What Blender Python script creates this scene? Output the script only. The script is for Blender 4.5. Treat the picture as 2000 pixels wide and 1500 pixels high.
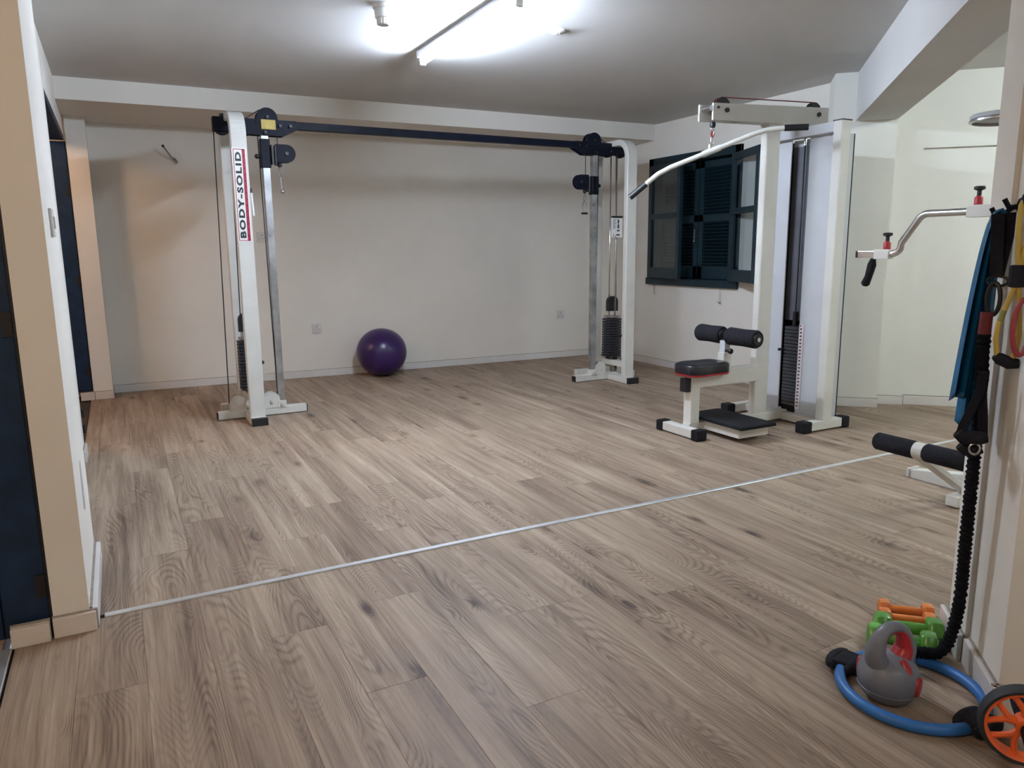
import bpy, bmesh, math, random
from mathutils import Vector, Matrix
from math import sin, cos, pi, radians, sqrt, atan2

for _o in list(bpy.data.objects):
    bpy.data.objects.remove(_o, do_unlink=True)
SC = bpy.context.scene
COL = SC.collection
random.seed(7)

# ------------------------------------------------------------------ camera, world, exposure
FPX, PITCH, ROLL, YAW, RA = 1452.93, .178478, .00969, .484293, .775394
H = 1.15
_f = Vector((sin(YAW)*cos(PITCH), cos(YAW)*cos(PITCH), -sin(PITCH)))
_r = Vector((cos(YAW), -sin(YAW), 0))
_d = _f.cross(_r)
_r2 = _r*cos(ROLL) + _d*sin(ROLL)
_d2 = _d*cos(ROLL) - _r*sin(ROLL)
cam = bpy.data.cameras.new('camera')
cam.sensor_fit = 'HORIZONTAL'
cam.sensor_width = 36.0
cam.lens = 36.0*FPX/2000.0
cam.clip_start = .02
camo = bpy.data.objects.new('camera', cam)
COL.objects.link(camo)
camo.matrix_world = Matrix(((_r2.x, -_d2.x, -_f.x, 0), (_r2.y, -_d2.y, -_f.y, 0), (_r2.z, -_d2.z, -_f.z, H), (0, 0, 0, 1)))
SC.camera = camo

w = bpy.data.worlds.new('world')
SC.world = w
w.use_nodes = True
w.node_tree.nodes['Background'].inputs[0].default_value = (.62, .7, .8, 1)
w.node_tree.nodes['Background'].inputs[1].default_value = .05
SC.view_settings.view_transform = 'Standard'
SC.view_settings.look = 'None'
SC.view_settings.gamma = 1
SC.view_settings.use_curve_mapping = False
SC.view_settings.exposure = 3.12
TUBE_ROOM = 56.0      # bare tube over the training floor
TUBE_SIDE = 38.0      # tube of the side area, right of the beam
FILL_BACK = 7.0      # added fill tube behind the camera, lifts the bounce light

HALL_NEAR = 5.0       # warm globe lamps of the hall behind the blue doors
HALL_FAR = 5.0

# ------------------------------------------------------------------ materials
def newmat(name):
    m = bpy.data.materials.new(name)
    m.use_nodes = True
    nt = m.node_tree
    return m, nt, nt.nodes['Principled BSDF']

def N(nt, t, **kw):
    n = nt.nodes.new(t)
    for k, v in kw.items():
        setattr(n, k, v)
    return n

def paint(name, col, rough=.5, metal=0, var=.06, scale=6, bump=.0, bscale=60, spec=.5, coat=0, wear=None, dirt=None):
    m, nt, b = newmat(name)
    L = nt.links
    tc = N(nt, 'ShaderNodeTexCoord')
    nz = N(nt, 'ShaderNodeTexNoise')
    nz.inputs['Scale'].default_value = scale
    nz.inputs['Detail'].default_value = 5
    L.new(tc.outputs['Object'], nz.inputs['Vector'])
    rp = N(nt, 'ShaderNodeValToRGB')
    rp.color_ramp.elements[0].position = .3
    rp.color_ramp.elements[1].position = .7
    rp.color_ramp.elements[0].color = tuple(max(0, c*(1-var)) for c in col) + (1,)
    rp.color_ramp.elements[1].color = tuple(min(1, c*(1+var)) for c in col) + (1,)
    L.new(nz.outputs['Fac'], rp.inputs['Fac'])
    out = rp.outputs['Color']
    if wear:
        n2 = N(nt, 'ShaderNodeTexNoise')
        n2.inputs['Scale'].default_value = wear[1]
        n2.inputs['Detail'].default_value = 8
        n2.inputs['Roughness'].default_value = .65
        L.new(tc.outputs['Object'], n2.inputs['Vector'])
        r2 = N(nt, 'ShaderNodeValToRGB')
        r2.color_ramp.elements[0].position = wear[2]
        r2.color_ramp.elements[1].position = wear[2]+.06
        L.new(n2.outputs['Fac'], r2.inputs['Fac'])
        mx = N(nt, 'ShaderNodeMixRGB')
        mx.inputs[2].default_value = wear[0] + (1,)
        L.new(r2.outputs['Color'], mx.inputs[0])
        L.new(out, mx.inputs[1])
        out = mx.outputs[0]
    L.new(out, b.inputs['Base Color'])
    b.inputs['Roughness'].default_value = rough
    b.inputs['Metallic'].default_value = metal
    b.inputs['Specular IOR Level'].default_value = spec
    b.inputs['Coat Weight'].default_value = coat
    if bump:
        nb = N(nt, 'ShaderNodeTexNoise')
        nb.inputs['Scale'].default_value = bscale
        nb.inputs['Detail'].default_value = 4
        L.new(tc.outputs['Object'], nb.inputs['Vector'])
        bp = N(nt, 'ShaderNodeBump')
        bp.inputs['Strength'].default_value = bump
        bp.inputs['Distance'].default_value = .004
        L.new(nb.outputs['Fac'], bp.inputs['Height'])
        L.new(bp.outputs['Normal'], b.inputs['Normal'])
    return m

def emit(name, col, s):
    m, nt, b = newmat(name)
    b.inputs['Base Color'].default_value = col + (1,)
    b.inputs['Emission Color'].default_value = col + (1,)
    b.inputs['Emission Strength'].default_value = s
    return m

def glassmat(name):
    m, nt, b = newmat(name)
    L = nt.links
    out = nt.nodes['Material Output']
    tr = N(nt, 'ShaderNodeBsdfTransparent')
    tr.inputs[0].default_value = (.86, .9, .92, 1)
    gl = N(nt, 'ShaderNodeBsdfGlossy')
    gl.inputs['Roughness'].default_value = .03
    mx = N(nt, 'ShaderNodeMixShader')
    mx.inputs[0].default_value = .10
    L.new(tr.outputs[0], mx.inputs[1])
    L.new(gl.outputs[0], mx.inputs[2])
    L.new(mx.outputs[0], out.inputs[0])
    return m

def woodmat():
    m, nt, b = newmat('oak_laminate')
    L = nt.links
    tc = N(nt, 'ShaderNodeTexCoord')
    oi = N(nt, 'ShaderNodeObjectInfo')
    def math_(op, a, bb=None, c=None):
        n = N(nt, 'ShaderNodeMath', operation=op)
        for i, v in enumerate((a, bb, c)):
            if v is None:
                continue
            if isinstance(v, (int, float)):
                n.inputs[i].default_value = v
            else:
                L.new(v, n.inputs[i])
        return n.outputs[0]
    sp = N(nt, 'ShaderNodeSeparateXYZ')
    L.new(tc.outputs['Object'], sp.inputs[0])
    r = oi.outputs['Random']
    ox = math_('MULTIPLY', r, 37.0)
    oy = math_('MULTIPLY', r, 91.0)
    x = math_('ADD', sp.outputs['X'], ox)
    y = math_('ADD', sp.outputs['Y'], oy)
    def vec(sx, sy):
        cb = N(nt, 'ShaderNodeCombineXYZ')
        L.new(math_('MULTIPLY', x, sx), cb.inputs[0])
        L.new(math_('MULTIPLY', y, sy), cb.inputs[1])
        return cb.outputs[0]
    def noise(sx, sy, det=4, rough=.55, dist=0):
        n = N(nt, 'ShaderNodeTexNoise')
        n.inputs['Scale'].default_value = 1
        n.inputs['Detail'].default_value = det
        n.inputs['Roughness'].default_value = rough
        n.inputs['Distortion'].default_value = dist
        L.new(vec(sx, sy), n.inputs['Vector'])
        return n.outputs['Fac']
    warp = noise(4.0, 1.3, 2, .5)
    x = math_('ADD', x, math_('MULTIPLY_ADD', warp, .03, -.015))
    # knots: stretched voronoi cells, only some of them kept
    vo = N(nt, 'ShaderNodeTexVoronoi')
    vo.inputs['Scale'].default_value = 1
    L.new(vec(7.0, 2.7), vo.inputs['Vector'])
    vd = vo.outputs['Distance']
    sc = N(nt, 'ShaderNodeSeparateColor')
    L.new(vo.outputs['Color'], sc.inputs[0])
    keep = math_('GREATER_THAN', sc.outputs[0], .38)
    size = math_('MULTIPLY_ADD', sc.outputs[1], 2.2, 2.4)
    kn = math_('MULTIPLY', math_('SUBTRACT', 1.0, math_('MINIMUM', math_('MULTIPLY', vd, size), 1.0)), keep)
    kn2 = math_('POWER', kn, 2.3)
    # growth lines bending round the knots
    low = noise(4.2, .62, 2, .45, .25)
    ph = math_('ADD', math_('MULTIPLY', low, 430.0), math_('MULTIPLY', kn, 22.0))
    ring = math_('MULTIPLY_ADD', math_('SINE', ph), .5, .5)
    ring = math_('POWER', ring, 2.2)
    mask = N(nt, 'ShaderNodeMapRange')
    mask.inputs['From Min'].default_value = .40
    mask.inputs['From Max'].default_value = .60
    L.new(noise(5.5, .9, 2), mask.inputs['Value'])
    rmask = math_('MAXIMUM', mask.outputs[0], math_('MINIMUM', math_('MULTIPLY', kn, 3.0), 1.0))
    fine = noise(380, 9, 3, .6)
    fine2 = noise(120, 2.6, 4, .6)
    streak = noise(27, 1.0, 5, .6, .3)
    broad = noise(8, .7, 3, .5, .3)
    def dev(v, k):
        return math_('MULTIPLY_ADD', v, k, -.5*k)
    t = math_('ADD', dev(fine, .30), .55)
    t = math_('ADD', t, dev(fine2, .6))
    t = math_('ADD', t, dev(streak, .85))
    t = math_('ADD', t, dev(broad, .7))
    t = math_('ADD', t, dev(r, .10))
    t = math_('SUBTRACT', t, math_('MULTIPLY', math_('MULTIPLY', ring, rmask), .20))
    t = math_('SUBTRACT', t, math_('MULTIPLY', kn2, .75))
    rp = N(nt, 'ShaderNodeValToRGB')
    e = rp.color_ramp.elements
    e[0].position = .02
    e[0].color = (.062, .041, .030, 1)
    e[1].position = .95
    e[1].color = (.49, .385, .290, 1)
    q_ = rp.color_ramp.elements.new(.30)
    q_.color = (.168, .113, .078, 1)
    q_ = rp.color_ramp.elements.new(.55)
    q_.color = (.295, .216, .156, 1)
    L.new(t, rp.inputs['Fac'])
    L.new(rp.outputs['Color'], b.inputs['Base Color'])
    b.inputs['Roughness'].default_value = .42
    rr = math_('MULTIPLY_ADD', fine2, .2, .42)
    L.new(rr, b.inputs['Roughness'])
    b.inputs['Specular IOR Level'].default_value = .3
    bp = N(nt, 'ShaderNodeBump')
    bp.inputs['Strength'].default_value = .12
    bp.inputs['Distance'].default_value = .001
    L.new(fine, bp.inputs['Height'])
    L.new(bp.outputs['Normal'], b.inputs['Normal'])
    return m

M = {}
M['wall'] = paint('cream_wall_paint', (.74, .70, .635), .8, var=.035, scale=1.6, bump=.12, bscale=35, spec=.2)
M['wall_side'] = paint('cream_wall_paint_side_lit', (.74, .73, .67), .8, var=.03, scale=1.4, bump=.12, bscale=35, spec=.2)  # same cream paint, the side area's greenish light put into its colour
M['ceil'] = paint('ceiling_paint', (.60, .585, .565), .85, var=.03, scale=1.3, bump=.1, bscale=30, spec=.2)
M['skirt'] = paint('skirting_tile', (.66, .63, .6), .35, var=.04, scale=9)
M['skirt_warm'] = paint('skirting_tile_warm', (.64, .57, .51), .35, var=.05, scale=9)
M['grout'] = paint('skirting_grout', (.3, .26, .22), .9, var=.2, scale=40)
M['wood'] = woodmat()
M['subfloor'] = paint('dark_floor_base', (.05, .035, .025), .9)  # dark base slab that shows in the joints between planks
M['terracotta'] = paint('brown_tile', (.2, .085, .045), .5, var=.25, scale=12)
M['alu'] = paint('aluminium_strip', (.72, .73, .75), .38, metal=.75, var=.06, scale=20)
M['door'] = paint('navy_door_paint', (.006, .023, .060), .5, var=.35, scale=9, bump=.15, bscale=40, spec=.35)
M['shutter'] = paint('dark_teal_shutter_paint', (.005, .021, .031), .45, var=.3, scale=8, bump=.1, spec=.4)
M['sleeve'] = paint('dark_red_sleeve', (.17, .03, .035), .8, var=.15, scale=60)
M['glass'] = glassmat('window_glass')
M['white'] = paint('white_machine_paint', (.62, .605, .555), .42, var=.04, scale=7, spec=.5, wear=((.42, .34, .26), 22, .72))
M['shroud'] = paint('white_shroud_paint', (.50, .51, .525), .45, var=.03, scale=5)
M['white_shaded'] = paint('shaded_white_machine_paint', (.6, .52, .43), .45, var=.07, scale=9)  # machine white with the column's cast shade painted in as tan
M['navy'] = paint('black_blue_machine_paint', (.006, .008, .016), .5, var=.25, scale=10, spec=.12)
M['black'] = paint('black_plastic', (.008, .008, .010), .45, var=.2, scale=12)
M['rubber'] = paint('black_rubber', (.011, .011, .014), .75, var=.25, scale=30, bump=.2, bscale=150, spec=.18)
M['foam'] = paint('black_foam', (.017, .017, .022), .85, var=.2, scale=60, bump=.3, bscale=220, spec=.15)
M['vinyl'] = paint('black_vinyl', (.009, .010, .016), .33, var=.2, scale=9, bump=.06, bscale=90)
M['plate'] = paint('cast_weight_black', (.018, .02, .027), .5, var=.3, scale=18, bump=.15, bscale=120)
M['plate_grey'] = paint('cast_weight_grey', (.05, .056, .066), .45, var=.2, scale=18)
M['backing'] = paint('grey_stack_backing', (.12, .124, .145), .6, var=.1)
M['chrome'] = paint('chrome', (.62, .63, .64), .2, metal=1, var=.12, scale=14)
M['rail'] = paint('worn_zinc_rail', (.43, .44, .45), .36, metal=.9, var=.3, scale=9, wear=((.22, .21, .2), 14, .62))
M['steel'] = paint('steel', (.42, .4, .37), .35, metal=1, var=.2, scale=30)
M['cable'] = paint('black_cable', (.01, .014, .015), .5)
M['redcable'] = paint('red_cable', (.23, .02, .03), .45)
M['red'] = paint('red_trim', (.42, .02, .03), .45)
M['label_red'] = paint('sticker_red', (.36, .022, .045), .5, var=.1, scale=40)
M['label_darkred'] = paint('sticker_dark_red', (.16, .008, .02), .5)
M['label_white'] = paint('sticker_white', (.8, .76, .72), .5, var=.04)
M['label_pink'] = paint('sticker_pale_pink', (.74, .63, .64), .5, var=.04)
M['ink'] = paint('sticker_ink', (.012, .03, .032), .5)
M['greyink'] = paint('print_grey_ink', (.2, .22, .25), .6)
M['yellow_label'] = paint('sticker_yellow', (.47, .34, .06), .5, var=.1, scale=60)
M['purple'] = paint('purple_ball_vinyl', (.030, .0105, .082), .3, var=.06, scale=3, spec=.5)
M['kbgrey'] = paint('grey_kettlebell_vinyl', (.16, .168, .2), .36, var=.05, scale=9)
M['kbred'] = paint('red_kettlebell_vinyl', (.4, .022, .03), .3, var=.08, scale=12)
M['orange'] = paint('orange_dumbbell_vinyl', (.66, .19, .035), .28, var=.05, scale=8)
M['green'] = paint('green_dumbbell_vinyl', (.085, .3, .035), .25, var=.05, scale=8)
M['ringblue'] = paint('blue_ring_rubber', (.022, .14, .42), .45, var=.07, scale=14)
M['wheel_orange'] = paint('orange_wheel_plastic', (.85, .14, .025), .35, var=.05)
M['tread'] = paint('black_wheel_tread', (.02, .021, .024), .7, var=.2, scale=40)
M['bandblue'] = paint('blue_latex_band', (.004, .12, .27), .42, var=.12, scale=7)
M['yellow'] = paint('yellow_latex_tube', (.50, .35, .06), .42, var=.1, scale=12)
M['tubered'] = paint('red_latex_tube', (.34, .04, .05), .4, var=.1, scale=12)
M['olive'] = paint('olive_print', (.22, .22, .05), .5)
M['webbing'] = paint('black_webbing', (.010, .010, .016), .85, var=.2, scale=60, bump=.3, bscale=300, spec=.2)
M['bungee'] = paint('black_pleated_sleeve', (.007, .007, .010), .9, var=.3, scale=80, spec=.15)
M['plastic_white'] = paint('white_plastic', (.7, .7, .68), .4, var=.03)
M['plastic_off'] = paint('off_white_plastic', (.6, .57, .54), .4, var=.04)
M['batten'] = paint('white_batten_enamel', (.55, .56, .57), .4, var=.03)
M['patch'] = paint('grey_filler', (.46, .46, .46), .9, var=.15, scale=30)
M['tube'] = emit('lit_tube', (.74, .87, 1.06), TUBE_ROOM)
M['tube_side'] = emit('lit_tube_side', (.84, .96, 1.0), TUBE_SIDE)
M['fill_back'] = emit('fill_tube_back', (.84, .93, 1.0), FILL_BACK)
M['globe_near'] = emit('lit_globe_near', (1.0, .74, .5), HALL_NEAR)
M['globe_far'] = emit('lit_globe_far', (1.0, .66, .42), HALL_FAR)

# ------------------------------------------------------------------ mesh helpers
class MB:
    def __init__(s):
        s.bm = bmesh.new()
    def _add(s, vs, fs, smooth=False):
        v = [s.bm.verts.new(p) for p in vs]
        for f in fs:
            try:
                q = s.bm.faces.new([v[i] for i in f])
                q.smooth = smooth
            except ValueError:
                pass
        return v
    def box(s, a, b, bev=0, rot=None, mat=None):
        """axis box from corner a to corner b; rot = matrix applied about its centre"""
        c = [(a[i]+b[i])/2 for i in range(3)]
        d = [abs(b[i]-a[i]) for i in range(3)]
        t = bmesh.new()
        bmesh.ops.create_cube(t, size=1)
        bmesh.ops.scale(t, vec=d, verts=t.verts)
        if bev:
            bmesh.ops.bevel(t, geom=t.edges[:], offset=min(bev, min(d)*.45), segments=2, affect='EDGES', profile=.6)
        mt = Matrix.Translation(c)
        if rot is not None:
            mt = mt @ rot.to_4x4()
        if mat is not None:
            mt = mat @ mt
        bmesh.ops.transform(t, matrix=mt, verts=t.verts)
        s.merge(t)
        return s
    def merge(s, t):
        t.verts.index_update()
        v = [s.bm.verts.new(x.co) for x in t.verts]
        for f in t.faces:
            q = s.bm.faces.new([v[x.index] for x in f.verts])
            q.smooth = f.smooth
        t.free()
    def tube(s, path, r, seg=12, closed=False, caps=True, flat=None):
        """round tube along a list of points; r scalar or list; flat=(a,b) scales the section"""
        P = [Vector(p) for p in path]
        n = len(P)
        T = []
        for i in range(n):
            if closed:
                t = P[(i+1) % n]-P[i-1]
            else:
                t = P[min(i+1, n-1)]-P[max(i-1, 0)]
            T.append(t.normalized())
        up = Vector((0, 0, 1)) if abs(T[0].z) < .9 else Vector((1, 0, 0))
        nn = (up - T[0]*up.dot(T[0])).normalized()
        vs, fs = [], []
        for i in range(n):
            if i:
                nn = (nn - T[i]*nn.dot(T[i])).normalized()
            bb = T[i].cross(nn)
            ri = r[i] if isinstance(r, (list, tuple)) else r
            fa, fb = flat or (1, 1)
            for k in range(seg):
                a = 2*pi*k/seg
                vs.append(P[i]+nn*(cos(a)*ri*fa)+bb*(sin(a)*ri*fb))
        m = n if closed else n-1
        for i in range(m):
            for k in range(seg):
                a, b = i*seg+k, i*seg+(k+1) % seg
                c, d = ((i+1) % n)*seg+(k+1) % seg, ((i+1) % n)*seg+k
                fs.append((a, b, c, d))
        v = s._add(vs, fs, True)
        if caps and not closed:
            for ids in (range(seg-1, -1, -1), range((n-1)*seg, n*seg)):
                try:
                    s.bm.faces.new([v[i] for i in ids])
                except ValueError:
                    pass
        return s
    def cyl(s, p0, p1, r, seg=16, r1=None):
        return s.tube([p0, p1], [r, r if r1 is None else r1], seg)
    def lathe(s, prof, c=(0, 0, 0), axis='Z', seg=32, mat=None):
        vs, fs = [], []
        n = len(prof)
        for (r, h) in prof:
            for k in range(seg):
                a = 2*pi*k/seg
                p = Vector((r*cos(a), r*sin(a), h))
                if axis == 'X':
                    p = Vector((h, p.x, p.y))
                elif axis == 'Y':
                    p = Vector((p.y, h, p.x))
                if mat is not None:
                    p = mat @ p
                vs.append(p+Vector(c))
        for i in range(n-1):
            for k in range(seg):
                fs.append((i*seg+k, i*seg+(k+1) % seg, (i+1)*seg+(k+1) % seg, (i+1)*seg+k))
        s._add(vs, fs, True)
        return s
    def prism(s, pts, f, th, smooth=False):
        """polygon pts (2D) mapped by f(a,b,t) with t in {0,th}"""
        n = len(pts)
        vs = [Vector(f(a, b, 0)) for a, b in pts]+[Vector(f(a, b, th)) for a, b in pts]
        fs = [tuple(range(n-1, -1, -1)), tuple(range(n, 2*n))]
        fs += [(i, (i+1) % n, n+(i+1) % n, n+i) for i in range(n)]
        s._add(vs, fs)
        return s
    def bar(s, path, side, a, b, ch=.008):
        """rectangular tube (a along 'side', b across) along a planar path"""
        P = [Vector(p) for p in path]
        side = Vector(side).normalized()
        n = len(P)
        sec = [(-a, -b+ch), (-a, b-ch), (-a+ch, b), (a-ch, b), (a, b-ch), (a, -b+ch), (a-ch, -b), (-a+ch, -b)]
        vs, fs = [], []
        for i in range(n):
            t0 = (P[i]-P[max(i-1, 0)])
            t1 = (P[min(i+1, n-1)]-P[i])
            t = (t0.normalized() if t0.length > 1e-9 else Vector())+(t1.normalized() if t1.length > 1e-9 else Vector())
            t.normalize()
            nr = t.cross(side).normalized()
            for (u, v) in sec:
                vs.append(P[i]+side*u+nr*v)
        for i in range(n-1):
            for k in range(8):
                fs.append((i*8+k, i*8+(k+1) % 8, (i+1)*8+(k+1) % 8, (i+1)*8+k))
        fs.append(tuple(range(7, -1, -1)))
        fs.append(tuple(range((n-1)*8, n*8)))
        s._add(vs, fs)
        return s
    def sphere(s, c, r, seg=24, sc=(1, 1, 1)):
        t = bmesh.new()
        bmesh.ops.create_uvsphere(t, u_segments=seg, v_segments=max(6, seg//2), radius=r)
        for v in t.verts:
            v.co = Vector((v.co.x*sc[0]+c[0], v.co.y*sc[1]+c[1], v.co.z*sc[2]+c[2]))
        for f in t.faces:
            f.smooth = True
        s.merge(t)
        return s
    def grid(s, rows, smooth=True):
        nr, nc = len(rows), len(rows[0])
        vs = [p for r in rows for p in r]
        fs = [(i*nc+j, i*nc+j+1, (i+1)*nc+j+1, (i+1)*nc+j) for i in range(nr-1) for j in range(nc-1)]
        s._add(vs, fs, smooth)
        return s
    def xform(s, m):
        bmesh.ops.transform(s.bm, matrix=m, verts=s.bm.verts)
        return s
    def mesh(s, name, off=(0, 0, 0)):
        bmesh.ops.recalc_face_normals(s.bm, faces=s.bm.faces)
        if off != (0, 0, 0):
            bmesh.ops.translate(s.bm, vec=[-o for o in off], verts=s.bm.verts)
        me = bpy.data.meshes.new(name)
        s.bm.to_mesh(me)
        s.bm.free()
        return me

def wloc(o):
    v = Vector((0, 0, 0))
    while o is not None:
        v += o.location
        o = o.parent
    return v

def obj(name, mb, mat, parent=None, label=None, local=False, auto=True):
    """link a mesh; verts are given in world space unless local"""
    off = tuple(wloc(parent)) if (parent is not None and not local) else (0, 0, 0)
    me = mb.mesh(name, off) if isinstance(mb, MB) else mb
    if mat is not None and not me.materials:
        me.materials.append(M[mat] if isinstance(mat, str) else mat)
    o = bpy.data.objects.new(name, me)
    COL.objects.link(o)
    if parent is not None:
        o.parent = parent
    if label:
        o['label'] = label
    if auto and any(p.use_smooth for p in me.polygons):
        sharp_by_angle(me)
    return o

def sharp_by_angle(me, ang=radians(40)):
    bm = bmesh.new()
    bm.from_mesh(me)
    for e in bm.edges:
        if len(e.link_faces) == 2 and e.calc_face_angle(0) > ang:
            e.smooth = False
    bm.to_mesh(me)
    bm.free()

def thing(name, label, cat, loc=(0, 0, 0), rotz=0, group=None):
    o = bpy.data.objects.new(name, None)
    o.empty_display_size = .05
    COL.objects.link(o)
    o.location = loc
    o.rotation_euler = (0, 0, rotz)
    tag(o, label, cat, group)
    return o

def tag(o, label, cat, group=None):
    o['label'] = label
    o['category'] = cat
    if group:
        o['group'] = group
    return o

def struct(name, mb, mat, label=None):
    o = obj(name, mb, mat)
    o['kind'] = 'structure'
    if label:
        o['label'] = label
    return o

def sroot(name, loc=(0, 0, 0), label=None):
    o = bpy.data.objects.new(name, None)
    COL.objects.link(o)
    o.location = loc
    o['kind'] = 'structure'
    if label:
        o['label'] = label
    return o

def share(src, name, loc, parent):
    o = bpy.data.objects.new(name, src.data if hasattr(src, 'data') else src)
    COL.objects.link(o)
    o.location = loc
    o.parent = parent
    return o

def text_bm(s, size, off=0.0, ext=.0004):
    cu = bpy.data.curves.new('lettering', 'FONT')
    cu.body = s
    cu.size = size
    cu.offset = off
    cu.extrude = ext
    cu.space_character = 1.22
    cu.align_x = 'CENTER'
    cu.align_y = 'CENTER'
    cu.resolution_u = 3
    o = bpy.data.objects.new('lettering', cu)
    COL.objects.link(o)
    bpy.context.view_layer.update()
    me = bpy.data.meshes.new_from_object(o.evaluated_get(bpy.context.evaluated_depsgraph_get()))
    bpy.data.objects.remove(o)
    mb = MB()
    mb.bm.from_mesh(me)
    bpy.data.meshes.remove(me)
    return mb

def arc(c, r, a0, a1, n):
    return [(c[0]+r*cos(a0+(a1-a0)*i/n), c[1]+r*sin(a0+(a1-a0)*i/n)) for i in range(n+1)]

E1 = Vector((cos(RA), -sin(RA), 0))
E2 = Vector((sin(RA), cos(RA), 0))
ROTF = Matrix(((E1.x, E2.x, 0, 0), (E1.y, E2.y, 0, 0), (0, 0, 1, 0), (0, 0, 0, 1)))   # (u,v,z) of the side area -> world
def UV(u, v, z=0.0):
    return E1*u+E2*v+Vector((0, 0, z))

# ------------------------------------------------------------------ the setting
ZC = 2.32
def yb(x):
    return 6.985-.0345*(x+.1)

# floor: dark base with a laminate plank for every board
PW, PL = .1703, 1.285
fb = MB().box((-.375, -1.6, -.06), (6.3, 7.05, -.012))
floor = struct('floor', fb, 'subfloor', 'grey brown oak laminate floor')
_pm = {}
def plank_mesh(wd, ln):
    k = (round(wd, 3), round(ln, 3))
    if k not in _pm:
        mb = MB().box((-wd/2+.0003, -ln/2+.0005, -.012), (wd/2-.0003, ln/2-.0005, 0), bev=.0006)
        me = mb.mesh('plank')
        me.materials.append(M['wood'])
        _pm[k] = me
    return _pm[k]

known_near = {.488: 1.767, 1.006: 1.961, 1.512: 1.846, .829: 1.51, .317: 2.185, .147: 1.40, .658: 2.268}
known_far = {-.181: 3.77, -.011: 3.05, .159: 3.37, .499: 4.24, .669: 4.60}
def lay(x0, x1, y0, y1, xoff, known, inside=None):
    k0 = math.floor((x0-xoff)/PW)
    k = k0
    while xoff+k*PW < x1-.005:
        a = max(xoff+k*PW, x0)
        b = min(xoff+(k+1)*PW, x1)
        j = None
        for kx, ky in known.items():
            if abs(kx-(xoff+k*PW)) < .03:
                j = ky
        if j is None:
            j = y0+random.random()*PL
        while j > y0:
            j -= PL
        y = y0
        nxt = j+PL
        while y < y1-.01:
            e = min(nxt, y1)
            if b-a > .02 and e-y > .03 and (inside is None or inside((a+b)/2, (y+e)/2, y, e)):
                share(plank_mesh(b-a, e-y), 'plank', ((a+b)/2, (y+e)/2, 0), floor)
            y = e
            nxt = e+PL
        k += 1
def in_near(x, y, a, b):
    u = x*E1.x+y*E1.y
    v = x*E2.x+y*E2.y
    return v < 6.6 and b > -.6
def in_far(x, y, a, b):
    v = x*E2.x+min(a, b)*E2.y
    return v < 6.3 or x < 4.8
lay(-.37, 6.28, -1.3, 2.578, .147, known_near, in_near)
lay(-.26, 6.2, 2.602, 6.99, -.011, known_far, in_far)
struct('floor_hall', MB().box((-2.1, -1.6, -.08), (-.405, 7.05, -.02)), 'terracotta', 'brown tile floor of the hall behind the blue doors')
t1 = MB().bar([(-.13, 2.59, .0015), (4.92, 2.59, .0015)], (0, 1, 0), .0125, .004, ch=.0015)
struct('trim_1', t1, 'alu', 'long aluminium joint strip across the laminate floor')
struct('trim_2', MB().bar([(-.388, -1.5, .0), (-.388, 2.485, .0)], (1, 0, 0), .017, .006, ch=.002), 'alu', 'aluminium edge strip at the left doorway')

# ceiling
struct('ceiling', MB().box((-2.1, -1.6, ZC), (6.4, 7.2, ZC+.1)), 'ceil', 'pale grey painted ceiling')
# back wall and its dropped beam
wbk = MB()
wbk.prism([(-.5, yb(-.5)), (4.95, yb(4.95)), (4.95, 7.25), (-.5, 7.25)], lambda a, b, t: (a, b, t), ZC)
struct('wall_back', wbk, 'wall', 'cream back wall')
bm_ = MB()
bm_.prism([(-.26, 6.05), (4.73, 5.965), (4.73, yb(4.73)+.02), (-.26, yb(-.26)+.02)], lambda a, b, t: (a, b, 2.175+t), ZC-2.175+.02)
struct('wall_back_beam', bm_, 'wall', 'cream dropped beam along the back wall')
# right wall with window opening
WY0, WY1, WZ0, WZ1 = 4.83, 5.97, .84, 1.96
wr = MB()
wr.box((4.72, 3.55, 0), (4.94, WY0, ZC))
wr.box((4.72, WY1, 0), (4.94, 7.2, ZC))
wr.box((4.72, WY0, 0), (4.94, WY1, WZ0))
wr.box((4.72, WY0, WZ1), (4.94, WY1, ZC))
struct('wall_right', wr, 'wall', 'cream right wall around the shuttered window')
# side area (turned about 45 degrees): column, wall, beam, pillar
def rbox(u0, v0, z0, u1, v1, z1, bev=0):
    return MB().box((u0, v0, z0), (u1, v1, z1), bev).xform(ROTF)
struct('wall_right_column', rbox(.60, 5.82, 0, 1.012, 6.5, ZC), 'wall_side', 'cream column beside the white lat machine')
ws = MB()
ws.box((1.0, 5.965, 0), (1.212, 6.5, ZC))
ws.box((1.2, 6.02, 0), (3.4, 6.5, 1.82))
ws.box((1.2, 5.985, 1.82), (3.4, 6.5, ZC))
struct('wall_side', ws.xform(ROTF), 'wall_side', 'pale wall of the side area with a shallow lintel')
struct('wall_right_beam', rbox(.745, 1.9, 2.0, 1.01, 5.9, ZC+.02), 'ceil', 'cream ceiling beam running from the column to the pillar')
pil = MB()
pil.box((.655, 2.2, 0), (1.02, 2.36, ZC))
pil.box((.667, 1.955, 0), (1.02, 2.21, ZC))
struct('wall_right_pillar', pil.xform(ROTF), 'wall', 'pale pillar at the right hung with bands')
struct('wall_side_outer', MB().box((6.3, -1.7, 0), (6.4, 3.2, ZC)), 'wall_side')
struct('wall_front', MB().box((-2.1, -1.7, -.08), (6.4, -1.6, ZC)), 'wall')
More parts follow.
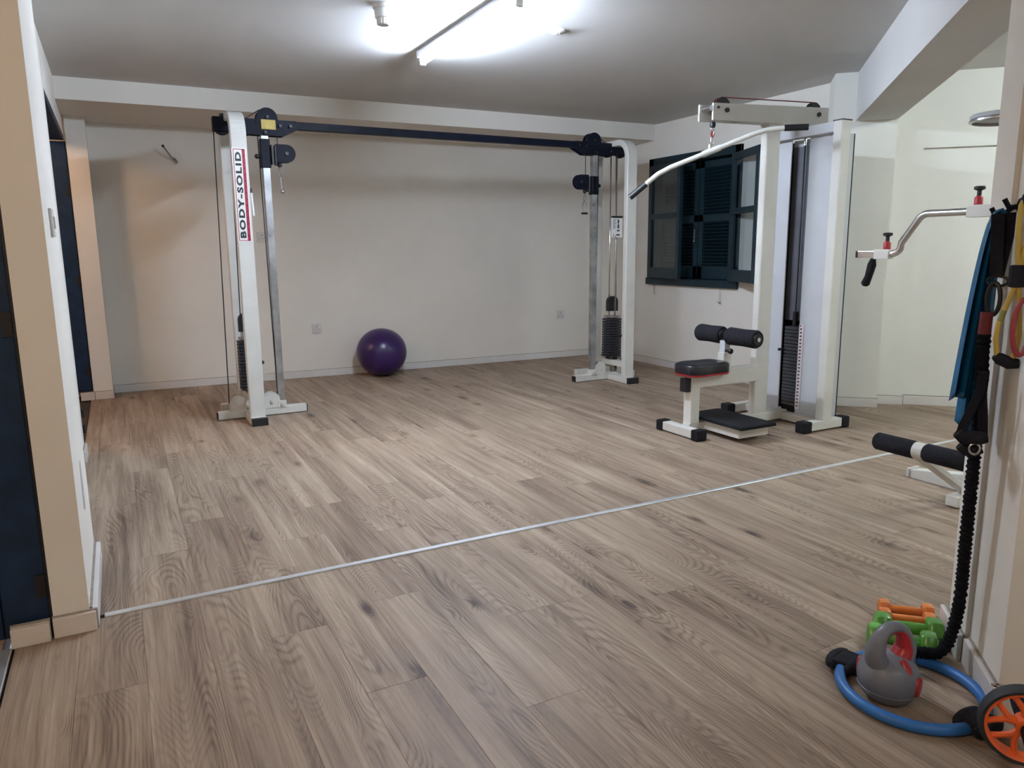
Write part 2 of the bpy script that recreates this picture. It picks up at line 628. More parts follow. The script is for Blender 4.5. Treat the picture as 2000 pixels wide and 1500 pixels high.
# left: pier between two doorways, wall with the lintel, corner pilaster
struct('wall_left_pier', MB().box((-.262, 2.515, 0), (-.165, 3.13, ZC)), 'wall', 'narrow pier between the two blue doors')
wl = MB()
wl.box((-.40, 2.60, 0), (-.25, 4.90, ZC))
wl.box((-.40, 4.89, 2.03), (-.25, 6.8, ZC))
wl.box((-.40, -1.6, 2.1), (-.255, 2.53, ZC))
struct('wall_left', wl, 'wall', 'cream left wall above the far doorway')
struct('wall_left_pilaster', MB().box((-.238, 6.735, 0), (-.10, 7.1, 2.19)), 'wall', 'narrow pilaster in the far left corner')
struct('wall_hall', MB().box((-2.2, -1.6, -.08), (-2.1, 7.2, ZC)), 'wall')
struct('wall_hall_back', MB().box((-2.2, 7.0, -.08), (-.4, 7.2, ZC)), 'wall')

# skirting: every tile a piece
def skirting(name, p0, p1, h, th, lens, mat='skirt', normal=None, label=None, z0=0.0):
    p0, p1 = Vector(p0).to_3d(), Vector(p1).to_3d()
    d = (p1-p0)
    L_ = d.length
    d.normalize()
    root = sroot(name, tuple(p0), label)
    nrm = Vector(normal).to_3d().normalized()
    s = 0
    i = 0
    while s < L_-1e-4:
        e = min(s+lens[i % len(lens)], L_)
        if L_-e < .05:
            e = L_
        a, b = s+.0012, e-.0012
        mb = MB().box((a, 0, z0), (b, th, z0+h), bev=.003)
        mt = Matrix(((d.x, nrm.x, 0, p0.x), (d.y, nrm.y, 0, p0.y), (0, 0, 1, 0), (0, 0, 0, 1)))
        mb.xform(mt)
        obj('skirting_tile', mb, mat, root)
        s = e
        i += 1
    g = MB().box((0, 0, z0), (L_, th*.35, z0+h+.004))
    g.xform(Matrix(((d.x, nrm.x, 0, p0.x), (d.y, nrm.y, 0, p0.y), (0, 0, 1, 0), (0, 0, 0, 1))))
    obj('mortar', g, 'grout', root)
    return root
skirting('baseboard_back', (-.095, yb(-.095)), (4.715, yb(4.715)), .062, .013, [1.3, .9, 2.1, .6], normal=(0, -1, 0), label='white tile skirting along the back wall')
skirting('baseboard_right', (4.72, 6.80), (4.72, 3.75), .062, .013, [.75], normal=(-1, 0, 0), label='white tile skirting along the window wall')
skirting('baseboard_pilaster', (-.33, 6.735), (-.095, 6.735), .062, .018, [.1, .2], 'skirt_warm', normal=(0, -1, 0), label='short skirting at the far left corner')
skirting('baseboard_column', tuple(UV(.62, 5.82).xy), tuple(UV(1.02, 5.82).xy), .062, .018, [.5], normal=tuple(-E2.xy), label='skirting at the foot of the column')
skirting('baseboard_side', tuple(UV(1.03, 5.965).xy), tuple(UV(1.212, 5.965).xy), .062, .018, [.5], normal=tuple(-E2.xy))
skirting('baseboard_side_wall', tuple(UV(1.218, 6.02).xy), tuple(UV(3.3, 6.02).xy), .062, .045, [.6], normal=tuple(-E2.xy))
skirting('baseboard_pillar', tuple(UV(.655, 2.39).xy), tuple(UV(.655, 2.195).xy), .078, .018, [.5], normal=tuple(-E1.xy), label='skirting at the far foot of the right pillar')
skirting('baseboard_pillar_near', tuple(UV(.667, 2.19).xy), tuple(UV(.667, 1.94).xy), .075, .018, [.5], normal=tuple(-E1.xy), label='skirting at the near foot of the right pillar')
skirting('baseboard_pillar_end', tuple(UV(.65, 1.955).xy), tuple(UV(1.02, 1.955).xy), .075, .015, [.5], 'skirt_warm', normal=tuple(-E2.xy))
skirting('baseboard_pier_end', (-.265, 2.515), (-.147, 2.515), .062, .018, [.5], 'skirt_warm', normal=(0, -1, 0), label='skirting tile at the end of the left pier')
skirting('baseboard_pier_side', (-.165, 2.52), (-.165, 3.13), .066, .022, [.7], normal=(1, 0, 0), label='skirting along the pier beside the joint strip')
skirting('baseboard_door', (-.372, 2.515), (-.27, 2.515), .06, .03, [.5], 'skirt_warm', normal=(0, -1, 0), label='skirting tile in front of the near blue door')
skirting('baseboard_left', (-.25, 4.66), (-.25, 4.9), .062, .016, [.5], normal=(1, 0, 0))

# doors (open leaves that face the camera), boards are pieces
def door(name, x0, x1, y, z0, z1, hz, label, n):
    root = sroot(name, (x1, y, z0), label)
    obj('door_leaf', MB().box((x0, y+.012, z0), (x1, y+.045, z1)), 'door', root)
    wd = (x1-x0)/n
    for i in range(n):
        a = x1-(i+1)*wd
        obj('board', MB().box((a+.002, y, z0+.004), (a+wd-.002, y+.014, z1-.004), bev=.003), 'door', root)
    for z in hz:
        h = MB().cyl((x1+.004, y-.006, z-.04), (x1+.004, y-.006, z+.04), .008, 10)
        h.box((x1-.03, y-.006, z-.035), (x1+.004, y, z+.035))
        obj('hinge', h, 'black', root)
    return root
door('door_1', -1.12, -.268, 2.53, .012, 2.06, (.165, .955, 1.75), 'dark navy wooden door near the camera at the left edge', 7)
door('door_2', -1.05, -.243, 6.755, .07, 1.99, (.22, .95, 1.62), 'dark navy wooden door in the far left doorway', 7)
hd = MB().box((-.40, 4.89, 1.995), (-.252, 6.75, 2.035), bev=.004)
hdo = struct('trim_3', hd, 'door', 'dark navy head frame of the far doorway')
for (yy, s_) in ((5.65, .011), (5.95, .016)):
    obj('bolt', MB().cyl((-.31, yy, 1.985), (-.31, yy, 1.998), s_, 12), 'steel' if s_ < .012 else 'black', hdo)
jm = MB().box((-.395, 4.895, .0), (-.256, 4.93, 2.0), bev=.004)
jmo = struct('trim_4', jm, 'door', 'dark navy near jamb of the far doorway')
for z in (.14, .23):
    obj('hinge', MB().cyl((-.248, 4.94, z-.025), (-.248, 4.94, z+.025), .011, 10), 'black', jmo)
struct('trim_5', MB().box((-.270, 2.522, 0), (-.262, 2.60, 2.06)), 'black', 'black gap trim between near door and pier')

# ------------------------------------------------------------------ window with louvred shutters
win = sroot('window_1', (4.72, 5.4, .8), 'dark teal shuttered window in the right wall')
fr = MB()
for (a, b, c, d) in ((4.79, 4.86, .80, 2.0), (5.94, 6.01, .80, 2.0)):
    fr.box((4.695, a, c), (4.93, b, d), bev=.004)
fr.box((4.695, 4.79, 1.93), (4.93, 6.01, 2.0), bev=.004)
fr.box((4.685, 4.78, .80), (4.93, 6.02, .865), bev=.004)
obj('window_frame', fr, 'shutter', win)
obj('window_board', MB().box((4.925, 4.8, .82), (4.94, 6.0, 1.98)), 'shutter', win)
SX = 4.80
slat = None
for (ya, yb_) in ((5.405, 5.93), (4.87, 5.395)):
    sh = MB()
    st = .058
    sh.box((SX, ya, .87), (SX+.035, ya+st, 1.925), bev=.003)
    sh.box((SX, yb_-st, .87), (SX+.035, yb_, 1.925), bev=.003)
    sh.box((SX, ya, 1.86), (SX+.035, yb_, 1.925), bev=.003)
    sh.box((SX, ya, .87), (SX+.035, yb_, .985), bev=.003)
    sh.box((SX, ya, 1.385), (SX+.035, yb_, 1.45), bev=.003)
    so = obj('shutter', sh, 'shutter', win)
    if slat is None:
        slat = MB().box((-.02, -(yb_-ya-2*st)/2, -.003), (.02, (yb_-ya-2*st)/2, .003), bev=.0015, rot=Matrix.Rotation(radians(35), 3, 'Y')).mesh('slat')
        slat.materials.append(M['shutter'])
    for (z0, z1) in ((.985, 1.385), (1.45, 1.86)):
        n = 13
        for i in range(n):
            z = z0+(i+.5)*(z1-z0)/n
            o = share(slat, 'slat', Vector((SX+.008, (ya+yb_)/2, z))-wloc(so), so)
    if ya > 5.0:
        obj('latch', MB().cyl((SX-.012, ya+.03, 1.20), (SX-.012, ya+.03, 1.32), .006, 8).sphere((SX-.014, ya+.03, 1.21), .012, 10), 'steel', so)
def casement(hy, ang, sgn, label):
    """glazed leaf hinged at y=hy on the room side; ang = turn away from closed"""
    wd, z0, z1 = .56, .868, 1.925
    st = .052
    T = Matrix.Translation((4.69, hy, 0)) @ Matrix.Rotation(ang, 4, 'Z')
    def bx(a, b, za, zb, mb):
        mb.box((-.035, min(a*sgn, b*sgn), za), (0, max(a*sgn, b*sgn), zb), bev=.003, mat=T)
    c = MB()
    bx(0, st, z0, z1, c)
    bx(wd-st, wd, z0, z1, c)
    bx(st, wd-st, z1-.058, z1, c)
    bx(st, wd-st, z0, z0+.10, c)
    bx(st, wd-st, 1.425, 1.475, c)
    co = obj('casement', c, 'shutter', win, label)
    for (za, zb) in ((z0+.1, 1.425), (1.475, z1-.058)):
        g = MB()
        g.box((-.02, min(st*sgn, (wd-st)*sgn), za), (-.016, max(st*sgn, (wd-st)*sgn), zb), mat=T)
        obj('pane', g, 'glass', co)
casement(5.945, radians(-9), -1, 'nearly closed glazed casement')
casement(4.845, radians(-23), -1, 'casement swung open in front of the wall')
for (y, l, k) in ((5.90, .10, False), (4.99, .13, True)):
    c = MB().cyl((4.70, y, .80), (4.70, y-.01, .80-l), .0022, 6)
    if k:
        c.sphere((4.70, y-.01, .80-l), .008, 10).sphere((4.70, y+.008, .80-l+.006), .006, 8)
    obj('pull_cord', c, 'steel' if k else 'black', win)

# ------------------------------------------------------------------ ceiling fittings and light fittings
def fluoro(loc, ln, tubemat, label, rotz=0):
    t = thing('fluorescent_light', label, 'light', loc, rotz)
    b = MB().box((-.022, -ln/2-.02, -.042), (.022, ln/2+.02, 0), bev=.004)
    obj('batten', b, 'batten', t, local=True)
    obj('tube', MB().tube([(0.012, -ln/2, -.066), (0.012, ln/2, -.066)], .013, 14), tubemat, t, local=True)
    for s in (-1, 1):
        h = MB().box((-.006, s*(ln/2+.004)-.009, -.083), (.03, s*(ln/2+.004)+.009, -.038), bev=.005)
        obj('lamp_holder', h, 'plastic_white', t, local=True)
    return t
fluoro((1.725, 3.80, ZC), 1.2, 'tube', 'lit bare fluorescent tube on the ceiling above the training floor')
fluoro((4.55, 1.05, ZC), 1.2, 'tube_side', 'lit fluorescent tube in the side area behind the beam', radians(45))
fluoro((1.3, -.75, ZC), 1.2, 'fill_back', 'added fill light in tube form on the ceiling behind the camera', radians(90))
def globe(loc, mat, label):
    t = thing('globe_lamp', label, 'lamp', loc, 0, 'globe lamps in the hall')
    obj('base', MB().lathe([(0, 0), (.08, 0), (.08, -.02), (0, -.022)], seg=24), 'plastic_white', t, local=True)
    obj('globe', MB().sphere((0, 0, -.14), .15, 24, (1, 1, .85)), mat, t, local=True)
globe((-1.05, .6, ZC), 'globe_near', 'lit warm globe lamp in the hall near the first blue door')
globe((-1.15, 5.7, ZC), 'globe_far', 'lit warm globe lamp in the hall behind the far blue door')
sd = thing('smoke_detector', 'white ribbed detector on the ceiling left of the lit tube', 'detector', (1.262, 3.70, ZC))
obj('base_ring', MB().lathe([(0, 0), (.052, 0), (.05, -.018), (.04, -.024), (0, -.024)], seg=28), 'plastic_off', sd, local=True)
obj('body', MB().lathe([(.0, -.022), (.044, -.022), (.04, -.06), (.03, -.064), (.03, -.088), (.026, -.092), (0, -.092)], seg=28), 'plastic_white', sd, local=True)
rib = MB()
for k in range(14):
    a = 2*pi*k/14
    rib.box((.029*cos(a)-.003, .029*sin(a)-.003, -.09), (.029*cos(a)+.003, .029*sin(a)+.003, -.05))
obj('ribs', rib, 'plastic_off', sd, local=True)
cd = thing('ceiling_plate', 'small round white plate on the ceiling right of the lit tube', 'plate', (2.249, 3.70, ZC))
obj('cover', MB().lathe([(0, 0), (.045, 0), (.045, -.006), (.036, -.012), (0, -.013)], seg=28), 'plastic_white', cd, local=True)
obj('screw', MB().cyl((.015, 0, -.012), (.015, 0, -.016), .005, 10), 'steel', cd, local=True)

def socket(x, z, label):
    y = yb(x)
    t = thing('wall_socket', label, 'socket', (x, y, z-.043), 0, 'sockets on the back wall')
    obj('plate', MB().box((x-.043, y-.009, z-.043), (x+.043, y, z+.043), bev=.003), 'plastic_off', t)
    for dx, dz, a, b in ((0, .018, .004, .009), (-.014, -.012, .008, .003), (.014, -.012, .008, .003)):
        obj('pin_hole', MB().box((x+dx-a/2-.001, y-.0098, z+dz-b/2), (x+dx+a/2+.001, y-.0088, z+dz+b/2)), 'ink', t)
    obj('rocker', MB().box((x+.018, y-.013, z+.006), (x+.034, y-.008, z+.03), bev=.002), 'plastic_white', t)
socket(1.604, .45, 'low socket on the back wall left of the purple ball')
socket(4.19, .46, 'low socket on the back wall beside the right cable tower')
socket(1.175, 1.28, 'high socket on the back wall behind the left cable tower')
wb = thing('wall_bracket', 'small bent metal hook on the upper left of the back wall', 'hook', (.52, yb(.52), 1.86))
y0 = yb(.5)
obj('rod', MB().tube([(.52, y0, 1.915), (.50, y0-.05, 1.92), (.47, y0-.09, 1.955), (.437, y0-.12, 2.0)], .0065, 8), 'steel', wb)
obj('fork', MB().tube([(.492, y0-.02, 1.935), (.51, y0-.035, 1.905), (.528, y0-.04, 1.875), (.54, y0-.03, 1.888), (.52, y0, 1.925)], .006, 8), 'steel', wb)
obj('tip', MB().sphere((.435, y0-.122, 2.002), .011, 10), 'black', wb)
sw = thing('switch_plate', 'grey switch plate on the bright side of the left pier', 'switch', (-.165, 2.79, 1.2))
obj('plate', MB().box((-.165, 2.75, 1.205), (-.156, 2.836, 1.291), bev=.003), 'plastic_off', sw)
obj('rocker', MB().box((-.158, 2.78, 1.23), (-.151, 2.806, 1.266), bev=.002), 'plastic_white', sw)
pt = MB()
pp = [(2.80, .30), (2.84, .29), (2.87, .33), (2.86, .40), (2.845, .46), (2.815, .44), (2.79, .36)]
pt.prism(pp, lambda a, b, t: (-.1655+t, a, b), .0025)
tag(obj('filler_patch', pt, 'patch'), 'rough grey filler patch low on the left pier', 'patch')

# ------------------------------------------------------------------ cable crossover
XL, XR, YF, YM, YK = .772, 3.872, 5.20, 5.44, 5.70
cc = thing('cable_crossover', 'large white cable crossover with dark overhead bar by the back wall', 'gym machine', ((XL+XR)/2, YM, 0))
plate_me = MB().box((-.062, -.062, 0), (.062, .062, .0188), bev=.004).mesh('weight_plate')
plate_me.materials.append(M['plate'])
def crossover_side(xc, s):
    """s=+1: inner side lies towards +x"""
    nm = 'left' if s > 0 else 'right'
    # bent column
    path = [(xc, YF, .045), (xc, YF, 1.0), (xc, YF, 1.90)]
    R = .125
    path += [(xc, YF+R-R*cos(a), 1.90+R*sin(a)) for a in [pi/2*i/8 for i in range(1, 9)]]
    path += [(xc, YK-R+R*sin(a), 1.90+R*cos(a)) for a in [pi/2*i/8 for i in range(0, 9)]]
    path += [(xc, YK, 1.0), (xc, YK, .045)]
    obj('column', MB().bar(path, (1, 0, 0), .05, .025, .006), 'white', cc)
    # feet
    obj('foot_bar', MB().box((xc-.05, 5.135, 0), (xc+.05, 5.78, .05), bev=.004), 'white', cc)
    obj('end_cap', MB().box((xc-.052, 5.10, 0), (xc+.052, 5.137, .052), bev=.004), 'black', cc)
    xa, xb = (xc-.235, xc+.385) if s > 0 else (xc-.40, xc+.25)
    fo = MB()
    fo.box((xa+.006, YM-.03, .004), (xb-.006, YM+.03, .058), bev=.005)
    obj('foot_bar', fo, 'white', cc)
    for xx in (xa, xb-.008):
        obj('end_cap', MB().box((xx, YM-.027, .008), (xx+.008, YM+.027, .054)), 'black', cc)
    obj('foot_bar', MB().box((xc-.17, 5.74, .0), (xc+.2, 5.79, .05), bev=.004), 'white', cc)
    # base pulley brackets
    for k, dx in enumerate((-.095*s, .137*s)):
        x = xc+dx
        pts = [(x-.055, .055), (x+.055, .055)]+arc((x, .112), .055, 0, pi, 12)
        b = MB()
        b.prism(pts, lambda a, c, t: (a, YM-.034+t, c), .006)
        b.prism(pts, lambda a, c, t: (a, YM+.028+t, c), .006)
        br = obj('pulley_bracket', b, 'white_shaded' if (k == 0 and s > 0) else 'white', cc)
        obj('pulley', MB().lathe([(0, -.012), (.045, -.012), (.04, 0), (.045, .012), (0, .012)], (x, YM, .11), 'Y', 24), 'rubber', br)
        obj('bolt', MB().cyl((x, YM-.046, .105), (x, YM+.046, .105), .013, 6), 'plastic_off', br)
    # chrome rail
    xr = xc+.206*s
    obj('rail', MB().box((xr-.024, YM-.024, .055), (xr+.024, YM+.024, 1.94), bev=.003), 'rail', cc)
    ft = MB().box((xr-.03, YM-.036, .05), (xr+.03, YM+.03, .1), bev=.003)
    fo = obj('rail_clamp', ft, 'white', cc)
    obj('bolt', MB().cyl((xr, YM-.046, .075), (xr, YM-.03, .075), .013, 6), 'plastic_off', fo)
    # stack
    obj('stack_support', MB().box((xc-.03, YF+.02, .13), (xc+.03, YK-.02, .18), bev=.004), 'white', cc)
    for yy in (YM-.05, YM+.05):
        obj('bumper', MB().cyl((xc, yy, .178), (xc, yy, .202), .022, 12), 'rubber', cc)
    n = 15
    for i in range(n):
        share(plate_me, 'weight_plate', Vector((xc, YM, .2+i*.0232))-wloc(cc), cc)
    zt = .2+n*.0232
    tp = obj('top_plate', MB().box((xc-.05, YM-.055, zt+.004), (xc+.05, YM+.055, zt+.02), bev=.003).cyl((xc-.03, YM, zt+.02), (xc-.03, YM, zt+.07), .008, 8).cyl((xc+.03, YM, zt+.02), (xc+.03, YM, zt+.07), .008, 8), 'steel', cc)
    ph = [(-.05, zt+.06), (.05, zt+.06)]+arc((0, zt+.14), .05, 0, pi, 12)
    pb = MB().prism([(a, b) for a, b in ph], lambda a, c, t: (xc+a, YM-.022+t, c), .044)
    obj('pulley_housing', pb, 'black', tp)
    obj('selector_pin', MB().cyl((xc+.06, YM-.02, .385), (xc+.083, YM-.02, .385), .008, 10).sphere((xc+.09, YM-.02, .385), .014, 12), 'black', cc)
    for yy in (YM-.045, YM+.045):
        obj('guide_rod', MB().cyl((xc, yy, .18), (xc, yy, 1.95), .0055, 8), 'chrome', cc)
    # overhead end plate: polygon in x (inwards) and z
    def px(d):
        return xc+d*s
    ep = MB()
    pts = [(-.118, 2.028), (.36, 2.030), (.42, 2.03), (.43, 1.978), (.325, 1.925), (.03, 1.928), (.0, 1.94), (-.118, 1.94)]
    ep.prism([(px(a), b) for a, b in pts], lambda a, c, t: (a, YM-.036+t, c), .012)
    ep.prism([(px(a), b) for a, b in pts], lambda a, c, t: (a, YM+.024+t, c), .012)
    ep.prism([(px(a), b) for a, b in [(-.118, 2.028), (-.105, 2.028), (-.105, 1.94), (-.118, 1.94)]], lambda a, c, t: (a, YM-.03+t, c), .06)
    bmp = [(.15, 2.0), (.305, 2.0)]+arc((.228, 2.038), .068, 0, pi, 14)
    for y in (YM-.04, YM+.026):
        ep.prism([(px(a), b) for a, b in bmp], lambda a, c, t, y=y: (a, y+t, c), .014)
    eo = obj('end_plate', ep, 'navy', cc)
    for (d, z, r) in ((.228, 2.04, .06), (-.06, 1.97, .055), (.075, 1.965, .05)):
        obj('pulley', MB().lathe([(0, -.012), (r, -.012), (r-.007, 0), (r, .012), (0, .012)], (px(d), YM, z), 'Y', 28), 'rubber', eo)
    for (d, z) in ((.31, 1.992), (.378, 1.994), (.228, 2.045), (.21, 1.945), (.06, 1.96)):
        obj('bolt', MB().cyl((px(d), YM-.052, z), (px(d), YM-.034, z), .011, 8), 'black', eo)
    obj('mount_block', MB().box((min(px(-.07), px(.0)), YM-.03, 2.02), (max(px(-.07), px(.0)), YM+.03, 2.05), bev=.004), 'black', eo)
    # cables
    cb = MB()
    cb.cyl((px(-.113), YM, 1.97), (px(-.148), YM, .11), .0035, 6)
    cb.cyl((px(.163), YM-.005, 1.99), (px(.163+.02), YM-.005, .1), .0035, 6)
    obj('cable', cb, 'cable', cc)
    obj('cable', MB().cyl((px(-.012), YM-.01, 1.95), (px(-.035), YM-.01, .62 if s > 0 else .7), .0035, 6), 'cable', cc)
    obj('cable', MB().tube([(px(.05), YM, 2.005), (px(.18), YM, 2.09), (px(.228), YM, 2.104), (px(.28), YM, 2.085), (px(.292), YM, 1.97), (px(.292), YM, 1.84 if s > 0 else 1.73)], .0035, 6), 'cable', cc)
    # sliding carriage
    zc_ = 1.79 if s > 0 else 1.68
    ca = MB().box((xr-.031, YM-.031, zc_-.075), (xr+.031, YM+.031, zc_+.075 if s < 0 else 1.905), bev=.003)
    co = obj('carriage', ca, 'navy', cc)
    obj('hinge_plate', MB().box((xr+.04*s-.006, YM-.05, zc_-.05), (xr+.04*s+.006, YM+.05, zc_+.075), bev=.002).cyl((xr+.062*s, YM-.03, zc_-.06), (xr+.062*s, YM-.03, zc_+.07), .010, 10), 'black', co)
    cx, cz = xr+.14*s, zc_+.025
    pts = [(xr+.068*s, cz-.06), (xr+.068*s, cz+.06)]+[(cx+.06*sin(a)*s, cz+.06*cos(a)) for a in [pi*i/12 for i in range(13)]]
    pb = MB()
    for y in (YM-.024, YM+.018):
        pb.prism(pts, lambda a, c, t, y=y: (a, y+t, c), .006)
    po = obj('pulley_housing', pb, 'navy', co)
    obj('pulley', MB().lathe([(0, -.012), (.05, -.012), (.043, 0), (.05, .012), (0, .012)], (cx, YM, cz), 'Y', 24), 'rubber', po)
    obj('bolt', MB().cyl((cx, YM-.034, cz), (cx, YM+.034, cz), .013, 8), 'black', po)
    obj('pop_pin', MB().cyl((xr-.05*s, YM, zc_), (xr-.03*s, YM, zc_), .012, 10).sphere((xr-.055*s, YM, zc_), .016, 10), 'black', co)
    hx = xr+.092*s
    obj('cable_stop', MB().cyl((hx, YM, cz-.045), (hx, YM, cz-.09), .004, 8).sphere((hx, YM, cz-.075), .017, 14), 'black', cc)
    z = cz-.092
    k = MB().tube([(hx+.013*cos(a)*(1 if sin(a) < 0 else .55), YM, z-.032+.03*sin(a)) for a in [2*pi*i/18 for i in range(18)]], .0035, 8, closed=True)
    obj('carabiner', k, 'steel', cc)
    z -= .064
    if s > 0:
        e = MB().cyl((hx+.003, YM, z), (hx+.006, YM, z-.085), .005, 8).sphere((hx+.008, YM, z-.097), .015, 12)
        obj('swivel_ball', e, 'chrome', cc)
    else:
        u = MB().tube([(hx+.02, YM, z-.10), (hx+.02, YM, z-.03), (hx+.013, YM, z-.008), (hx, YM, z), (hx-.013, YM, z-.008), (hx-.02, YM, z-.03), (hx-.02, YM, z-.10)], .005, 8)
        ho = obj('shackle', u, 'chrome', cc)
        obj('cross_pin', MB().cyl((hx-.028, YM, z-.10), (hx+.028, YM, z-.10), .009, 10), 'black', ho)
    return eo
el = crossover_side(XL, 1)
er = crossover_side(XR, -1)
obj('overhead_bar', MB().box((XL+.36, YM-.024, 1.977), (XR-.36, YM+.024, 2.029), bev=.003), 'navy', cc, 'dark blue overhead bar joining the two towers')
yl = YM-.0405
obj('sticker', MB().box((.958, yl-.001, 1.965), (1.052, yl, 2.028)), 'yellow_label', el, 'yellow label')
# the long sticker on the left column
sx, sz, yy = XL-.004, 1.512, YF-.0262
st = MB().box((sx-.043, yy-.0006, sz-.295), (sx+.043, yy+.002, sz+.295))
sto = obj('sticker', st, 'label_white', cc, 'white and red sticker lettered BODY-SOLID')
bd = MB()
bd.box((sx-.036, yy-.0012, sz-.288), (sx-.032, yy-.0002, sz+.288))
bd.box((sx-.036, yy-.0012, sz+.284), (sx+.036, yy-.0002, sz+.288))
bd.box((sx-.036, yy-.0012, sz-.288), (sx+.036, yy-.0002, sz-.284))
bd.box((sx+.018, yy-.0012, sz-.288), (sx+.037, yy-.0002, sz+.288))
obj('red_border', bd, 'label_red', sto)
dots = MB()
for k in range(14):
    z = sz+.245-k*.0385
    dots.box((sx+.024, yy-.0018, z-.006), (sx+.032, yy-.0008, z+.006))
obj('red_band_marks', dots, 'label_darkred', sto)
tx = text_bm('BODY-SOLID', .074, .0034)
xs = [v.co.x for v in tx.bm.verts]
ys = [v.co.y for v in tx.bm.verts]
fx = .540/(max(xs)-min(xs))
fy = .0375/(max(ys)-min(ys))
cxm, cym = (max(xs)+min(xs))/2, (max(ys)+min(ys))/2
tx.xform(Matrix(((0, -fy, 0, sx-.0075+fy*cym), (0, 0, -1, yy-.0012), (fx, 0, 0, sz-fx*cxm), (0, 0, 0, 1))))
obj('lettering', tx, 'ink', sto)
# instruction card on the right tower
kx, ky, kz = XR-.008, YM-.066, 1.335
kc = obj('instruction_card', MB().box((kx-.056, ky-.002, kz-.088), (kx+.056, ky+.002, kz+.088)), 'label_white', cc, 'white instruction card on the guide rods')
ci = MB()
ci.box((kx-.056, ky-.012, kz+.078), (kx+.056, ky+.012, kz+.092), bev=.003)
obj('clip', ci, 'black', kc)
pr_ = MB()
for (a, b, c, d) in ((.006, .02, .03, .062), (.006, .02, -.012, .022), (.0, .026, -.036, -.026), (-.006, .03, -.073, -.061), (-.04, -.03, -.082, -.075), (-.02, -.01, -.082, -.075), (-.04, -.03, -.067, -.06)):
    pr_.box((kx+a, ky-.003, kz+c), (kx+b, ky-.0018, kz+d))
obj('print', pr_, 'ink', kc)
pg = MB()
for i in range(9):
    pg.box((kx-.042, ky-.003, kz+.058-i*.009), (kx-.006-.008*(i % 3), ky-.0018, kz+.0625-i*.009))
obj('print_lines', pg, 'greyink', kc)
mk = thing('marker_pen', 'white marker pen with black cap on the side of the left cable column', 'pen', (XL+.061, YF-.004, 1.38))
obj('barrel', MB().cyl((XL+.064, YF-.004, 1.385), (XL+.058, YF-.004, 1.53), .0085, 12), 'plastic_white', mk)
obj('cap', MB().cyl((XL+.058, YF-.004, 1.53), (XL+.0595, YF-.004, 1.56), .0085, 12, .005), 'black', mk)

# ------------------------------------------------------------------ lat pulldown machine
YC = 3.505
lt = thing('lat_pulldown_machine', 'white lat pulldown machine with black seat and weight tower', 'gym machine', (3.55, YC, 0))
obj('front_foot', MB().box((3.005, YC-.13, .008), (3.07, YC+.15, .062), bev=.006), 'white', lt)
for (a, b) in ((YC-.185, YC-.125), (YC+.145, YC+.205)):
    obj('foot_cap', MB().box((2.998, a, 0), (3.077, b, .068), bev=.01), 'rubber', lt)
obj('base_beam', MB().box((3.07, YC-.032, .018), (3.92, YC+.032, .075), bev=.005), 'white', lt)
obj('seat_post', MB().box((3.075, YC-.035, .07), (3.145, YC+.035, .375), bev=.006), 'white', lt)
obj('seat_beam', MB().box((3.08, YC-.0345, .295), (3.63, YC+.0345, .372), bev=.006), 'white', lt)
obj('seat_adjuster', MB().box((3.035, YC-.028, .275), (3.078, YC+.028, .36), bev=.004), 'black', lt)
def pad_outline(x):
    return .118-.026*math.exp(-((x-.02)/.09)**2)
rows_t = []
pts = []
nx = 28
for i in range(nx+1):
    a = pi*i/nx
    x = -.165*cos(a)
    pts.append((x, (sin(a)**.42)*pad_outline(x)))
out = pts+[(x, -y) for x, y in reversed(pts[1:-1])]
sxc = 3.185
def pad(z0, z1, k, mat, name, parent=None, r=.014):
    mb = MB()
    n = len(out)
    lev = [(z0, k-.03), (z0+.006, k), (z1-r, k), (z1-r*.4, k-.04), (z1, k-.14), (z1-.004, k-.5)]
    vs = [(sxc+x*q, YC+y*q, z) for z, q in lev for x, y in out]
    fs = [(i*n+j, i*n+(j+1) % n, (i+1)*n+(j+1) % n, (i+1)*n+j) for i in range(len(lev)-1) for j in range(n)]
    fs += [tuple(range(n-1, -1, -1)), tuple(range((len(lev)-1)*n, len(lev)*n))]
    mb._add(vs, fs, True)
    return obj(name, mb, mat, parent or lt)
seat = pad(.386, .452, 1.0, 'vinyl', 'seat')
pad(.376, .3885, 1.005, 'red', 'red_piping', seat, .002)
obj('thigh_post', MB().box((3.335, YC-.03, .36), (3.40, YC+.03, .50), bev=.005), 'white', lt)
ip = obj('thigh_tube', MB().box((3.345, YC-.024, .49), (3.39, YC+.024, .575), bev=.004), 'shroud', lt)
obj('gusset', MB().box((3.39, YC-.032, .365), (3.63, YC+.032, .40), bev=.004), 'white', lt)
rx, rz = 3.375, .605
obj('roller_axle', MB().cyl((rx, YC-.275, rz), (rx, YC+.25, rz), .013, 12), 'chrome', lt)
for (a, b) in ((-.262, -.028), (.028, .24)):
    ro = obj('thigh_roller', MB().lathe([(.016, a), (.05, a), (.056, a+.012), (.053, (a+b)/2), (.056, b-.012), (.05, b), (.016, b)], (rx, YC, rz), 'Y', 28), 'foam', lt)
    obj('end_disc', MB().lathe([(0, a-.006), (.034, a-.006), (.036, a), (0, a+.001)], (rx, YC, rz), 'Y', 20).cyl((rx, YC+a-.006, rz), (rx, YC+a-.012, rz), .012, 10), 'black', ro)
obj('height_knob', MB().cyl((3.345, YC-.03, .515), (3.345, YC-.07, .515), .008, 10).sphere((3.345, YC-.075, .515), .018, 12), 'black', lt)
obj('main_post', MB().bar([(3.675, YC, .07), (3.675, YC, 1.89)], (1, 0, 0), .06, .026, .006), 'white', lt)
fp = obj('foot_plate_frame', MB().box((3.19, YC-.33, .028), (3.43, YC+.09, .088), bev=.005), 'white', lt)
